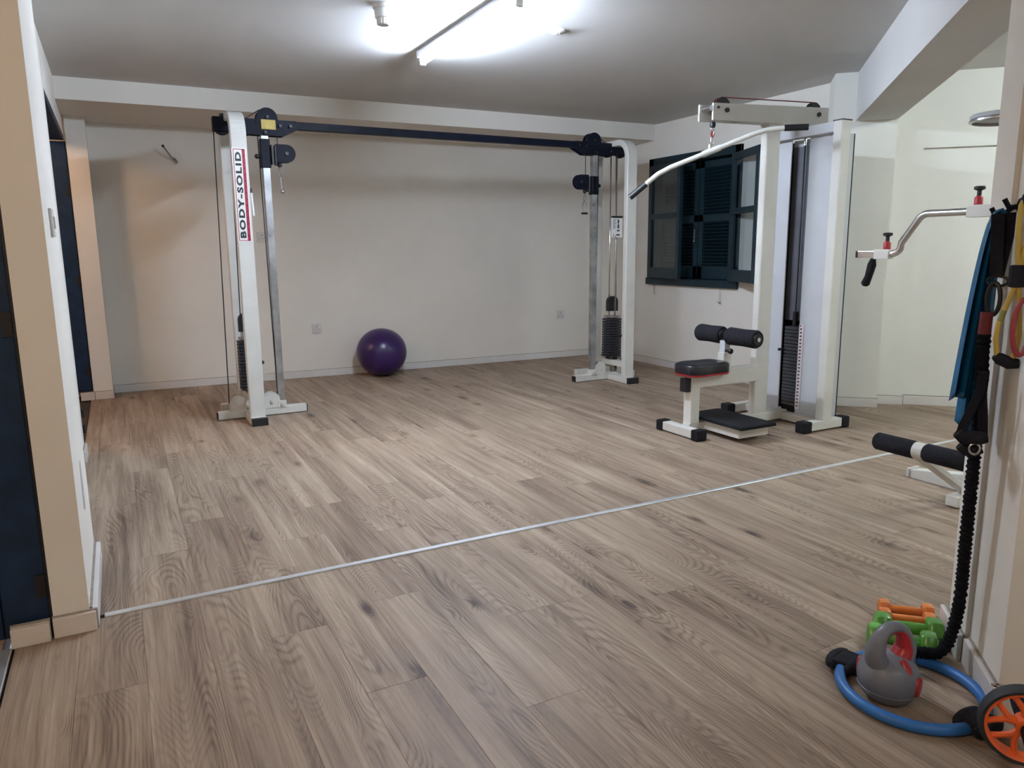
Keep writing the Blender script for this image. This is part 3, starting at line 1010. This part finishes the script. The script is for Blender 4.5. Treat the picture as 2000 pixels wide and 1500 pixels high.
obj('foot_plate', MB().box((3.165, YC-.375, .087), (3.45, YC+.12, .108), bev=.006), 'rubber', lt)
for k, (yc, yp) in enumerate(((YC-.335, YC-.335), (YC+.325, YC+.237))):
    obj('side_foot', MB().box((3.765, yc-.03, .010), (4.05, yc+.03, .068), bev=.006), 'white', lt)
    for (a, b) in ((3.695, 3.77), (4.045, 4.115)):
        obj('foot_cap', MB().box((a, yc-.037, 0), (b, yc+.037, .074), bev=.012), 'rubber', lt)
    po = obj('tower_post', MB().bar([(3.905, yp, .055), (3.905, yp, 1.885)], (1, 0, 0), .04, .032, .006), 'white', lt)
    obj('post_cap', MB().box((3.863, yp-.034, 1.885), (3.947, yp+.034, 1.892)), 'black', po)
obj('base_cross', MB().box((3.87, YC-.31, .012), (3.94, YC+.30, .06), bev=.004), 'white', lt)
obj('top_cross', MB().box((3.872, YC-.305, 1.825), (3.938, YC+.21, 1.885), bev=.004), 'shroud', lt)
for k, (a, b) in enumerate(((YC-.285, YC-.088), (YC+.055, YC+.205))):
    p = MB().box((3.925, a, .04), (3.935, b, 1.83), bev=.003)
    if k == 0:
        p.box((3.925, a, .04), (4.08, a+.01, 1.83), bev=.003)
    if k == 1:
        p.box((3.925, b-.01, .04), (4.08, b, 1.83), bev=.003)
    sp = obj('shroud_panel', p, 'shroud', lt)
    if k == 0:
        near_panel = sp
obj('stack_backing', MB().box((3.985, YC-.12, .668), (3.995, YC+.09, 1.785)), 'backing', lt)
obj('upper_backing', MB().box((3.985, YC-.12, 1.785), (3.995, YC+.09, 1.825)), 'shroud', lt)
obj('rear_panel', MB().box((4.078, YC-.285, .04), (4.088, YC+.205, 1.83)), 'rubber', lt)
lp = MB().box((-.06, -.062, 0), (.06, .062, .0192), bev=.003).mesh('weight_plate')
lp.materials.append(M['plate_grey'])
for i in range(23):
    share(lp, 'weight_plate', Vector((4.0, YC-.016, .10+i*.0232))-wloc(lt), lt)
obj('stack_base', MB().box((3.95, YC-.08, .055), (4.06, YC+.05, .098), bev=.004), 'rubber', lt)
obj('selector_stem', MB().box((3.952, YC-.028, .635), (3.978, YC-.004, .73), bev=.003), 'black', lt)
obj('selector_pin', MB().cyl((3.94, YC+.035, .475), (3.905, YC+.045, .475), .006, 10).sphere((3.90, YC+.046, .475), .011, 10), 'black', lt)
cbl = MB().cyl((3.965, YC-.016, .70), (3.965, YC-.016, 1.83), .004, 6)
obj('cable', cbl, 'cable', lt)
obj('cable_end', MB().cyl((3.965, YC-.016, 1.785), (3.965, YC-.016, 1.825), .011, 12), 'chrome', lt)
for yy in (YC-.055, YC+.022):
    obj('guide_rod', MB().cyl((4.03, yy, .1), (4.03, yy, 1.82), .005, 8), 'chrome', lt)
nl = obj('number_strip', MB().box((3.9238, YC-.128, .09), (3.9252, YC-.0885, .655)), 'label_pink', near_panel, 'pale pink strip of weight marks')
nm_ = MB()
for i in range(23):
    z = .112+i*.0232
    nm_.box((3.923, YC-.1125, z-.005), (3.9242, YC-.1055, z+.005)).box((3.923, YC-.1042, z-.005), (3.9242, YC-.0975, z+.005))
nm_.box((3.923, YC-.107, .641), (3.9242, YC-.094, .648))
nm_.box((3.923, YC-.1285, .09), (3.9242, YC-.1272, .655))
obj('weight_marks', nm_, 'ink', nl)
# boom: two side plates with pulleys between
bo = MB()
def boomz(x):
    return 1.93+(x-3.13)*.036
for y in (YC-.045, YC+.033):
    pts = [(3.125 if y > YC else 3.16, 0), (4.13, 0)]
    a, b = pts[0][0], 4.125
    bo.prism([(a, boomz(a)-.046), (b, boomz(b)-.056), (b, boomz(b)+.056), (a, boomz(a)+.048)], lambda u, v, t, y=y: (u, y+t, v), .012)
bo.prism([(3.4, boomz(3.4)-.05), (4.1, boomz(4.1)-.055), (4.1, boomz(4.1)-.043), (3.4, boomz(3.4)-.04)], lambda u, v, t: (u, YC-.04+t, v), .075)
boom = obj('boom', bo, 'white', lt)
obj('spacer', MB().cyl((3.15, YC-.04, boomz(3.15)+.02), (3.15, YC+.04, boomz(3.15)+.02), .016, 12), 'chrome', boom)
for (x, dz) in ((3.262, .03), (4.035, .032)):
    obj('pulley', MB().lathe([(0, -.014), (.06, -.014), (.052, 0), (.06, .014), (0, .014)], (x, YC, boomz(x)+dz), 'Y', 30), 'black', boom)
    obj('bolt', MB().cyl((x, YC-.056, boomz(x)+dz-.02), (x, YC+.05, boomz(x)+dz-.02), .014, 10), 'black', boom)
obj('bolt', MB().cyl((3.195, YC-.052, boomz(3.195)+.024), (3.195, YC-.04, boomz(3.195)+.024), .008, 8), 'black', boom)
obj('top_cable', MB().tube([(3.205, YC, 1.88), (3.205, YC, boomz(3.205)+.03), (3.225, YC, boomz(3.225)+.075), (3.262, YC, boomz(3.262)+.09), (4.035, YC, boomz(4.035)+.092), (4.075, YC, boomz(4.06)+.07), (4.09, YC, boomz(4.09)+.02)], .0035, 6), 'redcable', lt)
obj('cable_stop', MB().lathe([(0, -.02), (.014, -.018), (.018, 0), (.012, .014), (0, .015)], (3.2, YC, 1.868), 'Z', 16), 'black', lt)
obj('boom_bracket', MB().box((3.62, YC-.035, 1.86), (3.74, YC+.035, 1.905), bev=.004), 'white', lt)

# bar hanging from the cable
hp = Vector((3.198, YC+.01, 1.722))
lb = thing('lat_bar', 'long white bent pulldown bar with black grips hanging from the lat machine', 'bar', tuple(hp))
dy = -.008
bp_ = [(2.856, 3.841, 1.463), (2.928, 3.774, 1.543), (2.975, 3.73, 1.595), (3.03, 3.68, 1.632), (3.198, 3.522, 1.715), (3.30, 3.428, 1.766), (3.385, 3.348, 1.808), (3.43, 3.306, 1.823), (3.497, 3.243, 1.828), (3.589, 3.158, 1.827)]
bp_ = [Vector((a, b+dy, c)) for a, b, c in bp_]
obj('bar_tube', MB().tube(bp_, .0145, 14), 'white', lb)
obj('grip', MB().tube([bp_[0]-(bp_[1]-bp_[0])*.04, bp_[0].lerp(bp_[1], .95)], .0185, 14), 'black', lb)
obj('grip', MB().tube([bp_[-2], bp_[-1]+(bp_[-1]-bp_[-2])*.04], .0185, 14), 'black', lb)
bd_ = (bp_[5]-bp_[3]).normalized()
c4 = bp_[4]
obj('swivel_collar', MB().tube([c4-bd_*.05, c4+bd_*.06], .0185, 14).box((c4.x-.012, c4.y-.008, c4.z), (c4.x+.006, c4.y+.008, c4.z+.04), bev=.003), 'white', lb)
ck = MB()
z = 1.855
for i, (rr_, ln_) in enumerate(((.011, .026), (.011, .03), (.012, .05))):
    ax = i % 2
    z -= ln_*.5
    ck.tube([(3.2+rr_*cos(a)*(1-ax), YC+rr_*cos(a)*ax, z+ln_*.55*sin(a)) for a in [2*pi*k/14 for k in range(14)]], .0032, 6, closed=True)
    z -= ln_*.5
obj('chain_links', ck, 'steel', lb)
obj('red_link', MB().tube([(3.2+.012*cos(a), YC+.002*cos(a), 1.81+.012*sin(a)) for a in [2*pi*k/14 for k in range(14)]], .005, 8, closed=True), 'red', lb)

# ------------------------------------------------------------------ machine behind the right pillar
MX, MY = 3.33, 1.89
mg = thing('leg_machine', 'white press machine with chrome arm and foam roller behind the right pillar', 'gym machine', (MX, MY, 0))
obj('base_beam', MB().box((3.2, MY-.03, .005), (4.1, MY+.03, .055), bev=.005), 'white', mg)
obj('cross_foot', MB().prism([(MY+.385, .0), (MY+.385, .036), (MY+.33, .045), (MY, .1), (MY-.33, .045), (MY-.385, .036), (MY-.385, .0)], lambda a, b, t: (3.46+t, a, b), .07), 'white', mg)
for s in (-1, 1):
    obj('foot_cap', MB().box((3.452, MY+s*.385-.008, 0), (3.538, MY+s*.385+.008, .045), bev=.003), 'plastic_off', mg)
obj('upright', MB().cyl((MX, MY+.015, .05), (MX, MY+.015, 1.665), .019, 16), 'white', mg)
dk = obj('top_disc', MB().lathe([(0, 0), (.11, 0), (.125, .006), (.128, .016), (.12, .024), (0, .03)], (MX, MY+.015, 1.665), 'Z', 36), 'shroud', mg)
obj('rim', MB().lathe([(.118, .0), (.131, .004), (.131, .011), (.118, .015)], (MX, MY+.015, 1.654), 'Z', 36), 'chrome', dk)
obj('arm_socket', MB().box((MX-.026, MY-.03, 1.27), (MX+.026, MY+.125, 1.322), bev=.004), 'white', mg)
ay = MY+.12
ar = [(MX, ay, 1.296), (MX, 2.2, 1.296)]
ar += [(MX, 2.2+.06*sin(a), 1.236+.06*cos(a)) for a in [radians(58)*i/6 for i in range(1, 7)]]
e_ = ar[-1]
ar += [(MX, 2.325, 1.165)]
ar += [(MX, 2.375-.055*cos(a), 1.165-.052*sin(a)) for a in [radians(20+70*i/6) for i in range(1, 7)]]
ar += [(MX, 2.42, 1.113)]
obj('chrome_arm', MB().tube(ar, .0165, 14), 'chrome', mg)
ho = obj('handle_socket', MB().box((MX-.022, 2.375, 1.088), (MX+.022, 2.455, 1.135), bev=.003), 'white', mg)
obj('inner_bar', MB().box((MX-.015, 2.45, 1.095), (MX+.015, 2.55, 1.127), bev=.002), 'chrome', ho)
obj('bar_plug', MB().box((MX-.016, 2.55, 1.094), (MX+.016, 2.562, 1.128), bev=.002), 'black', ho)
gr = MB().tube([(MX, 2.47, 1.09), (MX, 2.475, 1.06), (MX, 2.49, 1.0), (MX, 2.505, .965), (MX, 2.508, .955)], [.012, .021, .018, .021, .012], 14)
obj('hand_grip', gr, 'rubber', mg)
for (y, z) in ((2.40, 1.135), (1.98, 1.322)):
    kn = obj('pop_pin', MB().lathe([(0, 0), (.017, 0), (.017, .03), (.011, .038), (0, .04)], (MX, y, z), 'Z', 16), 'red', mg)
    obj('knob', MB().lathe([(0, .038), (.009, .038), (.009, .06), (.022, .066), (.022, .076), (.018, .079), (0, .08)], (MX, y, z), 'Z', 18), 'black', kn)
RX, RZ = 2.945, .295
obj('roller_axle', MB().cyl((RX, MY-.21, RZ), (RX, MY+.2, RZ), .012, 10), 'chrome', mg)
obj('roller_hub', MB().cyl((RX, MY-.022, RZ), (RX, MY+.022, RZ), .036, 24), 'white', mg)
for (a, b) in ((-.21, -.022), (.022, .208)):
    obj('foam_roller', MB().lathe([(.0, a), (.033, a), (.039, a+.008), (.039, b-.008), (.033, b), (0, b)], (RX, MY, RZ), 'Y', 24), 'foam', mg)
obj('roller_arm', MB().bar([(RX+.01, MY, RZ-.03), (3.30, MY, .06)], (0, 1, 0), .026, .014, .004), 'white', mg)

# ------------------------------------------------------------------ ball
ball = thing('exercise_ball', 'shiny purple exercise ball on the floor against the back wall', 'ball', (2.135, 6.665, 0))
obj('ball_skin', MB().sphere((0, 0, .222), .2245, 64, (1.03, 1.03, .99)), 'purple', ball, local=True)
rg = MB()
for zz in (.06, .09):
    pass
obj('valve_plug', MB().cyl((.1, .19, .28), (.106, .2, .284), .008, 10), 'plastic_white', ball, local=True)

# ------------------------------------------------------------------ small kit on the floor
def place(name, label, cat, u, v, rotz, group=None, z=0):
    p = UV(u, v, z)
    return thing(name, label, cat, tuple(p), rotz, group)
def dumbbell(u, v, mat, label, group, hl, hr, ln, ang=0, z=0):
    t = place('dumbbell', label, 'dumbbell', u, v, -RA+ang, group, z)
    zc = hr*cos(pi/6)
    obj('handle', MB().lathe([(hr*.38, -ln/2+hl*.7), (hr*.43, -ln/4), (hr*.46, 0), (hr*.43, ln/4), (hr*.38, ln/2-hl*.7)], (0, 0, zc), 'X', 16), mat, t, local=True)
    for s in (-1, 1):
        mb = MB()
        n = 36
        prof = [(.38, 0), (.8, .02), (.97, .16), (1, .4), (1, .65), (.93, .88), (.72, .98), (.0, 1.0)]
        vs, fs = [], []
        for (k, h) in prof:
            for j in range(n):
                a = 2*pi*j/n
                am = ((a+pi/6) % (pi/3))-pi/6
                hexr = cos(pi/6)/cos(am)
                r = hr*k*(.72*hexr+.28*.95)
                vs.append((s*(ln/2-hl+hl*h), r*sin(a), zc+r*cos(a)*.99))
        for i in range(len(prof)-1):
            for j in range(n):
                fs.append((i*n+j, i*n+(j+1) % n, (i+1)*n+(j+1) % n, (i+1)*n+j))
        mb._add(vs, fs, True)
        obj('head', mb, mat, t, local=True)
    return t
dumbbell(.553, 2.428, 'orange', 'orange dumbbell farthest from the kettlebell, back of the row', 'orange dumbbells', .034, .030, .158)
dumbbell(.545, 2.364, 'orange', 'orange dumbbell lying between the other orange one and the green ones', 'orange dumbbells', .034, .030, .158)
dumbbell(.533, 2.292, 'green', 'green dumbbell next to the orange ones', 'green dumbbells', .046, .040, .185)
dumbbell(.500, 2.208, 'green', 'green dumbbell nearest to the grey kettlebell', 'green dumbbells', .046, .040, .182, radians(-6))

kb = thing('kettlebell', 'grey and red vinyl kettlebell standing inside the blue ring', 'kettlebell', (1.672, 1.105, 0), radians(-10))
prof = [(0, 0), (.045, 0), (.053, .004), (.066, .022), (.0745, .05), (.0745, .068), (.067, .092), (.052, .108), (.034, .116), (0, .119)]
obj('body', MB().lathe(prof, seg=48), 'kbgrey', kb, local=True)
obj('seam', MB().tube([(.0715*cos(a), .0715*sin(a), .034) for a in [2*pi*i/48 for i in range(48)]], .0012, 6, closed=True), 'kbgrey', kb, local=True)
hpth, hrad = [], []
for i in range(25):
    a = -radians(38)+(pi+radians(76))*i/24
    hpth.append((.051*cos(a)*(.92 if sin(a) > 0 else 1.0), 0, .142+.052*sin(a)*(1 if sin(a) > 0 else 1.15)))
    q = abs(i-12)/12
    hrad.append(.0135+.013*q**2.0)
obj('handle', MB().tube(hpth, hrad, 18, flat=(1, 1.25)), 'kbgrey', kb, local=True)
inn = [(p[0]*.82, 0, .140+(p[2]-.140)*.84) for p in hpth[2:-2]]
obj('handle_liner', MB().tube(inn, [r*.82 for r in hrad[2:-2]], 14, flat=(.8, 1.28)), 'kbred', kb, local=True)
rt = [(p[0], p[1], p[2]) for p in hpth[:10]]
obj('handle_liner', MB().tube([(x-.006, y, z_) for x, y, z_ in rt], [r*.97 for r in hrad[:10]], 16, flat=(1, 1.27)), 'kbred', kb, local=True)
for (az, el_, sx_, sz_) in ((-66, -2, .018, .027), (-84, 44, .011, .021), (114, -2, .018, .027)):
    nrm = Vector((cos(radians(az))*cos(radians(el_)), sin(radians(az))*cos(radians(el_)), sin(radians(el_))))
    c = Vector((0, 0, .06))+nrm*(.0738 if el_ < 10 else .0685)
    rq = nrm.to_track_quat('Z', 'Y').to_matrix().to_4x4()
    md = MB().lathe([(0, .004), (.7, .0035), (.95, .002), (1, -.004)], seg=28)
    md.xform(Matrix.Translation(c) @ rq @ Matrix.Diagonal((sx_, sz_, 1, 1)))
    obj('red_inlay', md, 'kbred', kb, local=True)

rc, rr0 = Vector((1.730, 1.080, .016)), .168
pr2 = thing('pilates_ring', 'blue pilates ring with black padded grips lying on the floor', 'ring', (rc.x, rc.y, 0))
obj('hoop', MB().tube([(rc.x+rr0*cos(a), rc.y+rr0*sin(a), rc.z) for a in [2*pi*i/72 for i in range(72)]], .0145, 12, closed=True), 'ringblue', pr2)
for az in (-88, 104):
    a = radians(az)
    R_ = Matrix.Translation(rc+Vector((rr0*cos(a), rr0*sin(a), .002))) @ Matrix.Rotation(a, 4, 'Z')
    g = MB()
    for sgn, bow in ((1, .010), (-1, .004)):
        pth = [(sgn*(.021+bow*(1-(k/4-1)**2)), .052*(k/4-1), .004) for k in range(9)]
        g.tube(pth, [.008, .014, .0165, .0175, .018, .0175, .0165, .014, .008], 14)
    g.box((-.022, -.04, -.012), (.022, .04, .019), bev=.008)
    g.xform(R_)
    obj('grip_pad', g, 'foam', pr2)

# wheel
wn = Vector((-.80, -.60, 0)).normalized()
wc = Vector((1.712, .798, .090))
aw = thing('ab_wheel', 'orange spoked ab wheel with black tread at the lower right corner', 'ab wheel', (wc.x, wc.y, 0))
WM = Matrix.Translation(wc) @ wn.to_track_quat('Z', 'Y').to_matrix().to_4x4()
obj('tread', MB().lathe([(.08, -.017), (.088, -.019), (.092, -.010), (.092, .010), (.088, .019), (.08, .017), (.08, -.017)], seg=64).xform(WM), 'tread', aw)
obj('rim', MB().lathe([(.074, -.014), (.081, -.018), (.081, .018), (.074, .014), (.074, -.014)], seg=64).xform(WM), 'wheel_orange', aw)
obj('hub', MB().lathe([(.012, -.02), (.021, -.02), (.021, .02), (.012, .02)], seg=28).xform(WM), 'wheel_orange', aw)
for k in range(5):
    a = 2*pi*k/5+.35
    s1 = MB()
    for sg in (-1, 1):
        p = [(.018*cos(a), .018*sin(a), 0), (.036*cos(a+sg*.1), .036*sin(a+sg*.1), 0), (.058*cos(a+sg*.30), .058*sin(a+sg*.30), 0), (.077*cos(a+sg*.40), .077*sin(a+sg*.40), 0)]
        s1.tube(p, [.009, .0075, .0065, .007], 8, flat=(1, 1))
    s1.xform(WM)
    obj('spoke', s1, 'wheel_orange', aw)
for s in (-1, 1):
    g = MB().lathe([(0, .018), (.010, .018), (.0145, .03), (.0155, .08), (.0145, .125), (.008, .132), (0, .132)], seg=18)
    g.xform(WM @ Matrix.Diagonal((1, 1, s, 1)))
    obj('handle', g, 'foam', aw)

# ------------------------------------------------------------------ bands hanging from hooks on the pillar
def hook(u, v, z, label):
    p = UV(.667, v, z)
    t = thing('wall_hook', label, 'hook', tuple(p), 0, 'hooks on the right pillar')
    fu = .655 if v > 2.2 else .667
    pth = [UV(fu, v, z+.01), UV(u+.02, v, z+.008), UV(u+.004, v, z-.004), UV(u-.004, v, z-.014), UV(u-.02, v, z-.012), UV(u-.03, v, z+.006)]
    obj('peg', MB().tube(pth, .006, 10), 'navy', t)
    obj('rose', MB().lathe([(0, 0), (.02, 0), (.018, .006), (0, .008)], (0, 0, 0), 'Z', 18).xform(Matrix.Translation(UV(fu, v, z+.01)) @ (-E1).to_track_quat('Z', 'Y').to_matrix().to_4x4()), 'navy', t)
    return t
hook(.632, 2.16, 1.235, 'dark hook on the pillar carrying the blue band')
hook(.625, 2.045, 1.25, 'dark hook on the pillar carrying the yellow tube')
VB = 2.16
# blue latex band: folded sheet
def band_sheet(top, bots, nrow, name, parent, zt):
    rows = []
    for i in range(nrow+1):
        t = i/nrow
        row = []
        for (tu, tv), (bu, bv, bz) in zip(top, bots):
            e = t**.62
            row.append(UV(tu+(bu-tu)*e, tv+(bv-tv)*e, zt+(bz-zt)*t))
        rows.append(row)
    mb = MB().grid(rows)
    o = obj(name, mb, 'bandblue', parent)
    md = o.modifiers.new('thickness', 'SOLIDIFY')
    md.thickness = .0012
    return o
bb = thing('resistance_band', 'wide blue latex band hanging folded from the pillar hook', 'band', tuple(UV(.62, VB, .69)))
top = [(.606, VB+.004), (.609, VB-.012), (.612, VB+.008), (.616, VB-.012), (.621, VB+.006)]
band_sheet(top, [(.551, VB+.005, .748), (.556, VB-.02, .762), (.568, VB+.02, .757), (.580, VB-.01, .757), (.592, VB+.02, .757)], 24, 'front_fold', bb, 1.222)
top = [(.612, VB+.03), (.616, VB+.012), (.622, VB+.028), (.63, VB+.008), (.637, VB+.02)]
band_sheet(top, [(.575, VB+.03, .69), (.588, VB+.008, .675), (.604, VB+.035, .665), (.62, VB+.01, .663), (.636, VB+.025, .663)], 24, 'rear_fold', bb, 1.222)
obj('band_loop', MB().tube([UV(.604, VB+.002, 1.216), UV(.612, VB, 1.23), UV(.622, VB, 1.2335), UV(.634, VB, 1.22)], [.008, .011, .011, .008], 10, flat=(.5, 1.2)), 'bandblue', bb)
# pleated black cord with webbing, buckle and red sleeve
VCD = 2.125
pc = thing('bungee_trainer', 'black pleated bungee cord hanging from the pillar down to the floor', 'exercise cord', tuple(UV(.63, VCD, 0)))
def strap(pts, wd, th, name, mat, parent, axis=None):
    ax = (E2 if axis is None else axis)
    mb = MB()
    P = [Vector(p) for p in pts]
    mb.bar(P, ax, wd/2, th/2, th*.2)
    return obj(name, mb, mat, parent)
vx = (E1*.8-E2*.6).normalized()
strap([UV(.608, VCD, 1.225), UV(.612, VCD, 1.17), UV(.618, VCD, 1.075)], .03, .004, 'strap', 'webbing', pc, vx)
strap([UV(.634, VCD, 1.228), UV(.634, VCD, 1.17), UV(.622, VCD, 1.075)], .026, .004, 'strap', 'webbing', pc, vx)
cD = UV(.622, VCD, 1.062)
obj('d_ring', MB().tube([cD+vx*(.024*cos(a))+Vector((0, 0, .012*sin(a))) for a in [2*pi*i/18 for i in range(18)]], .0035, 8, closed=True), 'black', pc)
obj('snap_hook', MB().tube([UV(.617, VCD, 1.018)+vx*(.015*cos(a))+Vector((0, 0, .04*sin(a))) for a in [2*pi*i/20 for i in range(20)]], .0055, 8, closed=True), 'black', pc)
obj('red_sleeve', MB().tube([UV(.606, VCD, .985), UV(.604, VCD, .93)], .0145, 14), 'sleeve', pc, 'red fabric sleeve')
cp = [UV(.604, VCD, .932), UV(.607, VCD, .86), UV(.610, VCD, .76), UV(.612, VCD+.005, .62), UV(.614, VCD+.01, .48), UV(.616, VCD+.015, .34), UV(.618, VCD+.02, .22), UV(.614, VCD+.025, .14), UV(.60, VCD+.022, .075), UV(.578, VCD+.015, .045), UV(.55, VCD+.006, .046), UV(.52, VCD-.004, .049), UV(.49, VCD-.012, .05)]
def resample(P, step):
    out = [P[0]]
    # catmull-rom
    Q = [P[0]*2-P[1]]+P+[P[-1]*2-P[-2]]
    dense = []
    for i in range(1, len(Q)-2):
        for k in range(40):
            t = k/40
            p0, p1, p2, p3 = Q[i-1], Q[i], Q[i+1], Q[i+2]
            dense.append(.5*((2*p1)+(p2-p0)*t+(2*p0-5*p1+4*p2-p3)*t*t+(3*p1-p0-3*p2+p3)*t**3))
    dense.append(P[-1])
    acc = 0
    for a, b in zip(dense, dense[1:]):
        acc += (b-a).length
        if acc >= step:
            out.append(b)
            acc = 0
    return out
rs = resample(cp, .0028)
rad = []
for i in range(len(rs)):
    ph = i % 4
    k = (.82, 1.0, 1.06, .95)[ph]
    rad.append(.0155*k*(1+.09*random.uniform(-1, 1)))
obj('pleated_sleeve', MB().tube(rs, rad, 12), 'bungee', pc)
# foam loop handle hanging in front of the blue band
lh = thing('strap_handle', 'black padded stirrup handle hanging against the lower blue band', 'handle', tuple(UV(.585, 2.083, .64)))
A_, B_, C_ = UV(.598, 2.083, .79), UV(.562, 2.083, .69), UV(.612, 2.083, .69)
strap([UV(.600, 2.083, .84), UV(.596, 2.083, .785), UV(.585, 2.083, .755), UV(.567, 2.083, .70), UV(.562, 2.083, .672)], .022, .005, 'strap', 'webbing', lh, vx)
strap([UV(.603, 2.085, .84), UV(.602, 2.085, .785), UV(.608, 2.085, .74), UV(.614, 2.085, .672)], .022, .005, 'strap', 'webbing', lh, vx)
obj('foam_grip', MB().tube([UV(.556, 2.083, .683), UV(.57, 2.083, .672), UV(.60, 2.083, .67), UV(.622, 2.083, .674)], [.014, .019, .019, .014], 14), 'foam', lh)
obj('foam_grip', MB().tube([UV(.566, 2.092, .648), UV(.58, 2.092, .636), UV(.60, 2.092, .635), UV(.615, 2.092, .642)], [.012, .016, .016, .012], 14), 'foam', lh)
obj('ring', MB().tube([UV(.594+.012*cos(a), 2.072, .645+.014*sin(a)) for a in [2*pi*i/16 for i in range(16)]], .003, 8, closed=True), 'chrome', lh)
# yellow tube with foam sleeve and handle
VY = 2.02
yt = thing('tube_band', 'yellow resistance tube with black foam handle hanging on the pillar', 'band', tuple(UV(.63, VY, .9)))
def yu(px, py, V=VY):
    """(px,py) small local offsets: u, z"""
    return UV(px, V, py)
obj('tube', MB().tube([yu(.628, 1.25), yu(.623, 1.24), yu(.6225, 1.20), yu(.626, 1.13), yu(.632, 1.085), yu(.626, 1.05), yu(.612, 1.0), yu(.602, .965), yu(.600, .93), yu(.605, .895), yu(.612, .885)], .0062, 10), 'yellow', yt)
obj('tube', MB().tube([yu(.645, 1.17), yu(.637, 1.13), yu(.633, 1.085), yu(.637, 1.04), yu(.643, .985), yu(.647, .94), yu(.644, .90), yu(.638, .882)], .0062, 10), 'yellow', yt)
obj('foam_sleeve', MB().box((-.018, -.012, -.026), (.022, .012, .026), bev=.006).xform(Matrix.Translation(yu(.632, 1.078)) @ Matrix.Rotation(-RA, 4, 'Z')), 'foam', yt)
obj('print_band', MB().tube([yu(.611, .998), yu(.604, .972)], .0066, 10), 'olive', yt)
obj('foam_grip', MB().tube([yu(.602, .89), yu(.612, .883), yu(.634, .872), yu(.652, .872)], [.010, .0145, .0145, .012], 14), 'foam', yt)
obj('top_knob', MB().sphere(tuple(yu(.642, 1.252)), .02, 16, (1, 1, 1.2)), 'foam', yt)
rt_ = thing('red_tube_band', 'red resistance tube loop hanging beside the yellow one at the right edge', 'band', tuple(UV(.65, 2.0, .9)))
obj('tube', MB().tube([UV(.645+.018*cos(a), 2.0, .96+.065*sin(a)) for a in [2*pi*i/28 for i in range(28)]], .006, 10, closed=True), 'tubered', rt_)
